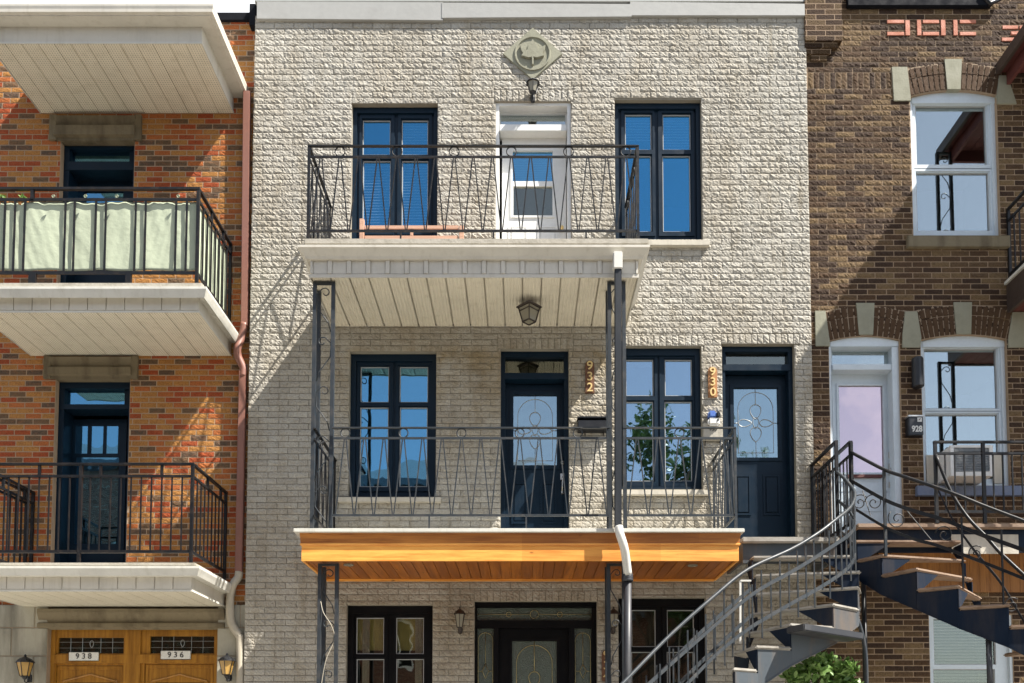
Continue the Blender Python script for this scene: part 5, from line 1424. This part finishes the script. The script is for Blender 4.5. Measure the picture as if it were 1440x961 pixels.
def ceiling_lantern():
    zs_ = P(437, 390, -1.3)[1]-.016
    x, y = Q(744, 424, zs_); s_ = .135; h = .19
    t = thing('ceiling_lantern', (x, y, zs_), 'square bronze lantern hanging from the ribbed soffit above door 932', 'ceiling lamp')
    r45 = math.pi/4
    MB().lathe((x, y, zs_-.09), [(s_*1.25, 0), (s_*1.3, .015), (s_*.9, .05), (s_*.3, .07)], 4, ph=0).build('lamp_cap', M['lamp_metal'], t)
    MB().lathe((x, y, zs_-.09-h), [(s_*.60, .003), (s_*1.00, h-.003)], 4, ph=0).build('lamp_glass', M['lamp_glass'], t)
    c = MB(); z0 = zs_-.09-h; z1 = zs_-.09
    for k in range(4):
        a = 2*math.pi*k/4; b = 2*math.pi*(k+1)/4
        lo = (x+s_*.65*math.cos(a), y+s_*.65*math.sin(a), z0); hi = (x+s_*1.05*math.cos(a), y+s_*1.05*math.sin(a), z1)
        lo2 = (x+s_*.65*math.cos(b), y+s_*.65*math.sin(b), z0); hi2 = (x+s_*1.05*math.cos(b), y+s_*1.05*math.sin(b), z1)
        c.bar(lo, hi, .014); c.bar(lo, lo2, .014)
        m1 = tuple(Vector(lo).lerp(Vector(hi), .78)); m2 = tuple(Vector(lo2).lerp(Vector(hi2), .78)); c.bar(m1, m2, .010)
    c.build('lamp_cage', M['lamp_metal'], t)
ceiling_lantern()
x, z = P(1291, 545, YB-.10)
t = thing('wall_light', (x, YB, z), 'black cylinder wall light on brown brick between door 928 and its window', 'wall lamp')
MB().lathe((x, YB-.10, z), [(.066, 0), (.078, .01), (.078, .40), (.07, .42)], 20).build('lamp_body', M['black'], t, smooth=False)
MB().box(x-.04, x+.04, YB-.03, YB, z+.12, z+.28).build('wall_plate', M['black'], t)

# ================================================================== NUMBERS
def v_plaque(px, py0, py1, w, digits, label, wood_, Y=0.):
    x, z0 = P(px, py1, Y-.03); z1 = P(px, py0, Y-.03)[1]; hw = w*.0098/2
    t = thing('number_plaque', (x, Y, z0), label, 'house number', 'upright wooden number plaques')
    n = 10; poly = [(x-hw, z0), (x+hw, z0)] + [(x+hw*math.cos(math.pi*k/n), z1-hw+hw*math.sin(math.pi*k/n)) for k in range(n+1)]
    MB().prism(poly, Y-.034, Y).build('backing_board', wood_, t, bevel=.004)
    H_ = (z1-z0)/len(digits)
    for i, dgt in enumerate(digits):
        text_mesh(dgt, x, z1-H_*(i+.5)-.005, Y-.042, H_*.80, M['brass'], t, 'digit', .008, wide=1.1, bold=.001)
v_plaque(829.5, 507, 553, 13, '932', 'brown wooden plaque with upright brass numbers 932, right of the navy door', M['plaque_dark'])
v_plaque(1002.5, 516, 559, 13, '930', 'sunlit wooden plaque with upright brass numbers 930, left of the navy door', M['plaque'])
v_plaque(852.5, 914, 958, 12, '934', 'dark wooden number plaque low beside the ground floor entrance, behind the column', M['plaque_dark'])
def enamel(px0, px1, py0, py1, txt, label):
    Y = YL+.045; a, b, c, d = R(px0, py0, px1, py1, Y)
    t = thing('number_plate', ((a+b)/2, Y, c), label, 'house number', 'white number plates on the oak doors')
    MB().box(a, b, Y-.016, Y, c, d).build('plate', M['enamel'], t, bevel=.012)
    text_mesh(' '.join(txt), (a+b)/2, (c+d)/2, Y-.018, (d-c)*.62, M['ink'], t, 'digits', .003)
enamel(97, 140, 917, 930, '938', 'white enamel number plate reading 938 over the left oak door')
enamel(226, 269, 915, 928, '936', 'white enamel number plate reading 936 over the right oak door')

# mailboxes
def mailbox932():
    Y = -.16; a, b, c, d = R(813, 588, 860, 604, Y)
    t = thing('mailbox', ((a+b)/2, 0, c), 'long black metal mailbox with newspaper hooks on the cream wall beside door 932', 'mailbox')
    MB().add([(a, -.001, c), (b, -.001, c), (b, -.001, d+.02), (a, -.001, d+.02), (a, Y, c+.02), (b, Y, c+.02), (b, Y, d-.03), (a, Y, d-.03)],
             [(0,1,2,3),(4,7,6,5),(0,4,5,1),(3,2,6,7),(0,3,7,4),(1,5,6,2)]).build('box', M['black'], t, bevel=.006)
    MB().box(a-.01, b+.01, Y-.01, -.0, d+.0, d+.022).build('lid', M['black'], t, bevel=.004)
    for f in (.22, .78):
        x = a+(b-a)*f; MB().tube([(x, -.04, c+.01), (x, -.05, c-.05), (x, -.10, c-.075), (x, -.14, c-.045)], .006, 6).build('hook', M['lamp_metal'], t, smooth=True)
mailbox932()
def mailbox930():
    a, b, c, d = R(989, 600, 1016, 619, -.06)
    t = thing('mailbox', ((a+b)/2, 0, c), 'speckled grey mailbox marked 930 under the plaque beside the right navy door', 'mailbox')
    MB().box(a, b, -.07, 0, c, d+.05).build('box', M['concrete'], t, bevel=.006)
    text_mesh('930', (a+b)/2, d-.045, -.072, .055, M['ink'], t, 'digits', .002)
    for s_ in (.12, .88):
        x = a+(b-a)*s_; MB().tube([(x, -.03, c), (x, -.04, c-.07), (x, -.07, c-.08)], .006, 5).build('hook', M['lamp_metal'], t)
    a, b, c, d = R(996, 577, 1013, 598, -.12)  # unidentified object, given the made-up form of a generic device with a lens
    t = thing('white_blue_device', ((a+b)/2, 0, c), 'small white and blue rounded device with a black lens above the grey mailbox', 'camera')
    MB().box(a, b, -.13, 0, c, c+(d-c)*.52).build('body', M['white'], t, bevel=.025)
    MB().box(a+.01, b-.05, -.12, 0, c+(d-c)*.525, d).build('blue_top', M['blue_plastic'], t, bevel=.02)
    MB().box(b-.052, b+.0, -.135, -.01, c+(d-c)*.53, d-.02).build('visor', M['black'], t, bevel=.012)
    MB().lathe((b-.035, -.128, c+.07), [(0, -.014), (.014, -.008), (.014, .008), (0, .014)], 10).build('lens', M['black'], t)
mailbox930()
def mailbox928():
    Y = YB-.12; a, b, c, d = R(1278, 585, 1298.5, 612, Y)
    t = thing('mailbox', ((a+b)/2, YB, c), 'black metal mailbox with white numbers 928 beside the sash window', 'mailbox')
    MB().box(a, b, Y, YB, c, d-.01).build('box', M['black'], t, bevel=.008)
    MB().box(a-.008, b+.008, Y-.01, YB, d-.012, d+.01).build('lid', M['chrome'], t, bevel=.004)
    text_mesh('928', (a+b)/2+.012, c+.085, Y-.002, .085, M['enamel'], t, 'digits', .002, wide=.85, bold=.004)
    MB().box((a+b)/2+.02, b-.02, Y-.004, Y, d-.085, d-.025).build('sticker', M['enamel'], t)
    MB().prism([((a+b)/2+.035, d-.07), (b-.045, d-.055), (b-.035, d-.035), ((a+b)/2+.045, d-.045)], Y-.006, Y-.003).build('sticker_mark', M['maroon'], t)
mailbox928()

# air conditioner
def ac():
    Yf = YB-.34; a, b, c, d = R(1336, 627, 1396, 670, Yf)
    t = thing('air_conditioner', ((a+b)/2, Yf, c), 'white window air conditioner with peeling grey grille in the 928 sash window', 'air conditioner')
    MB().box(a, b, Yf+.01, YB+.12, c, d).build('casing', M['white'], t, bevel=.012)
    MB().plate(a, b, c, d, [(a+.05, b-.05, c+.06, d-.03)], Yf-.015, Yf+.01, back=True).build('bezel', M['white'], t, bevel=.003)
    g = MB().box(a+.05, b-.05, Yf+.0, Yf+.009, c+.06, d-.03)
    n = 9
    for i in range(n): z = c+.07+(d-c-.11)*i/n; g.box(a+.052, b-.052, Yf-.010, Yf+.001, z, z+.016)
    g.build('grille', paint('flaking_grey_grille', (.17, .19, .21), .7, .9, (.60, .60, .58), .003, 9.), t)
ac()
a, b, c, d = R(1303, 640, 1334, 680, YB+.04); MB().box(a, b, YB+.04, YB+.05, c, d).build('accordion_panel', M['sill'], w2)
a, b, c, d = R(1398, 640, 1410, 680, YB+.04); MB().box(a, b, YB+.04, YB+.05, c, d).build('accordion_panel', M['sill'], w2)

# bench on the top balcony
def bench():
    Y = -.75; zf = P(660, 336, -1.4)[1]
    x0 = P(509, 320, Y)[0]; x1 = P(649, 320, Y)[0]
    zt = P(580, 309, Y)[1]
    t = thing('bench', ((x0+x1)/2, Y, zf), 'low pinkish wooden bench behind the black railing on the top balcony', 'bench')
    m = M['bench_wood']
    zr = P(580, 318, Y)[1]
    for x, z in ((x0, zt), (x1, zr-.01)):
        MB().box(x-.03, x+.03, Y-.03, Y+.03, zf, z).build('leg', m, t, bevel=.005)
        MB().box(x-.03, x+.03, Y+.42, Y+.48, zf, z-.05).build('leg', m, t, bevel=.005)
    MB().box(x0+.04, x1-.04, Y-.015, Y+.015, zr-.05, zr).box(x0+.04, x1-.04, Y-.015, Y+.015, zr-.20, zr-.14).box((x0+x1)/2-.02, (x0+x1)/2+.02, Y-.012, Y+.012, zr-.14, zr-.05).build('backrest', m, t, bevel=.004)
    s_ = MB()
    for k in range(4): s_.box(x0+.03, x1-.03, Y+.04+.1*k, Y+.13+.1*k, zr-.24, zr-.215)
    s_.build('seat', m, t)
bench()

# ================================================================== PLANTS
def leaves(mb, c, rad, n, size, squash=1., flat=.5):
    for _ in range(n):
        while True:
            v = Vector((random.uniform(-1, 1), random.uniform(-1, 1), random.uniform(-1, 1)))
            if v.length <= 1: break
        v = v*(.55+.45*random.random())
        p = Vector(c)+Vector((v.x*rad[0], v.y*rad[1], v.z*rad[2]))
        n_ = Vector((random.gauss(0, 1), random.gauss(0, 1), random.gauss(.6, 1))).normalized()
        u = n_.cross(Vector((random.gauss(0, 1), random.gauss(0, 1), random.gauss(0, 1)))).normalized(); w = n_.cross(u)
        s_ = size*random.uniform(.6, 1.25)
        mb.add([p-u*s_, p-u*s_*.25+w*s_*.42, p+u*s_*.5+w*s_*.33, p+u*s_+n_*s_*-.2, p+u*s_*.5-w*s_*.33, p-u*s_*.25-w*s_*.42], [(0,1,2,3,4,5)])
def shrub():
    x, z = P(1150, 940, -1.4); 
    t = thing('shrub', (x, -1.4, .09), 'leafy bright green shrub under the curved grey staircase', 'shrub')
    mb = MB(); rnd = [(1118, 952, .20), (1140, 940, .22), (1160, 928, .17), (1175, 945, .24), (1150, 975, .36), (1192, 938, .12), (1120, 990, .30), (1195, 965, .22)]
    for a, b, r in rnd:
        cx_, cz_ = P(a, b, -1.4); leaves(mb, (cx_, -1.4+random.uniform(-.15, .15), cz_), (r, r, r*.8), int(750*r), .062)
    xx, zz = P(1150, 1010, -1.4)
    leaves(mb, (xx, -1.4, 1.0), (.55, .45, .8), 900, .062)
    mb.build('foliage', M['leaf'], t)
    for k in range(5):
        MB().tube([(x+.04*k-.08, -1.4, .09), (x+.1*(k-2), -1.4+.04*k, 1.2), (x+.2*(k-2), -1.4, z-.15)], [.018, .012, .006], 6).build('stem', M['bark'], t)
    tag(MB().box(x-1.0, x+.9, -2.0, -.1, .0, .10).build('flower_bed', M['soil']), kind='structure')
shrub()
def planter_leaves(px, py, label):
    Y = -1.02; x, z = P(px, py, Y); t = thing('potted_plant', (x, Y, z-.2), label, 'plant', 'plants behind the fabric screen')
    mb = MB(); leaves(mb, (x, Y, z), (.06, .05, .05), 60, .03); mb.build('foliage', M['leaf'], t)
    MB().lathe((x, Y, z-.22), [(.05, 0), (.075, .15), (.08, .18)], 12).build('pot', M['plaque'], t)
planter_leaves(3, 279, 'small green plant peeping over the fabric screen, at the very left edge')
planter_leaves(32, 279, 'small green plant peeping over the fabric screen, second from the left edge')

def tree(x, y, h, r, label, group, n=9000):
    t = thing('street_tree', (x, y, .1), label, 'tree', group)
    MB().tube([(x, y, .0), (x+.1, y, h*.25), (x-.1, y+.1, h*.5), (x, y, h*.8)], [.24, .19, .13, .05], 9).build('trunk', M['bark'], t, smooth=True)
    mb = MB(); lb = MB()
    for k in range(11):
        a = k*2.4; rr = r*(.35+.5*random.random()); zz = h*(.42+.5*((k*.37) % 1)); c = (x+rr*math.cos(a), y+rr*math.sin(a), zz)
        q = r*random.uniform(.3, .5); leaves(mb, c, (q, q, q*.8), n//11, .13)
        lb.tube([(x, y, zz*.6), ((x+c[0])/2, (y+c[1])/2, zz*.85), c], [.07, .05, .02], 6)
    leaves(mb, (x, y, h*.9), (r*.4, r*.4, h*.14), n//12, .13)
    lb.build('branches', M['bark'], t); mb.build('crown', M['leaf_dark'], t)
tree(4.4, -16.8, 13.4, 2.4, 'leafy street tree across the road, mirrored in the window beside plaque 930', 'trees across the street')
tree(8.0, -16.8, 11.4, 2.2, 'leafy street tree across the road, mirrored in the glass of door 930', 'trees across the street')
tree(-1.2, -17.6, 6.0, 1.6, 'lower street tree across the road, mirrored in the ground floor glass', 'trees across the street')

def opposite(x0, x1, h, label, roof):
    y1 = -20.0; t = thing('row_house', ((x0+x1)/2, y1-4, 0), label, 'building', 'row houses across the street')
    wins = []
    n = max(2, int((x1-x0)/2.6)); st = (x1-x0)/n
    for fl in range(int(h/3.3)):
        for i in range(n):
            cx_ = x0+st*(i+.5); wins.append((cx_-.5, cx_+.5, 1.3+fl*3.3, 3.0+fl*3.3))
    MB().plate(x0, x1, 0, h, wins, y1, y1-.2).box(x0, x1, y1-9, y1-.3, 0, h-.02).build('wall', M['opp_brick'], t)
    for w_ in wins:
        w = MB().plate(*w_, [(w_[0]+.07, w_[0]+.47, w_[2]+.08, w_[3]-.08), (w_[0]+.53, w_[1]-.07, w_[2]+.08, w_[3]-.08)], y1-.12, y1-.19).build('window', M['white'], t)
        MB().box(w_[0]+.07, w_[1]-.07, y1-.17, y1-.18, w_[2]+.08, w_[3]-.08).build('pane', M['black_frame'], w)
    MB().box(x0-.1, x1+.1, y1-9.1, y1+.25, h, h+.35).build('cornice', M['opp_roof'], t)
    if roof:
        MB().add([(x0, y1+.2, h+.35), (x1, y1+.2, h+.35), (x1-1.2, y1-3, h+.35+roof), (x0+1.2, y1-3, h+.35+roof), (x0, y1-9, h+.35), (x1, y1-9, h+.35)],
                 [(0,1,2,3), (3,2,5,4), (0,3,4), (1,5,2)]).build('roof', M['opp_roof'], t)
opposite(-27, -6.2, 12.4, 'far brick row house across the street, left one', 1.6)
opposite(-6.0, 2.4, 11.4, 'far brick row house across the street, middle one', 1.8)
opposite(2.6, 13, 6.4, 'far brick row house across the street, right one', 0)
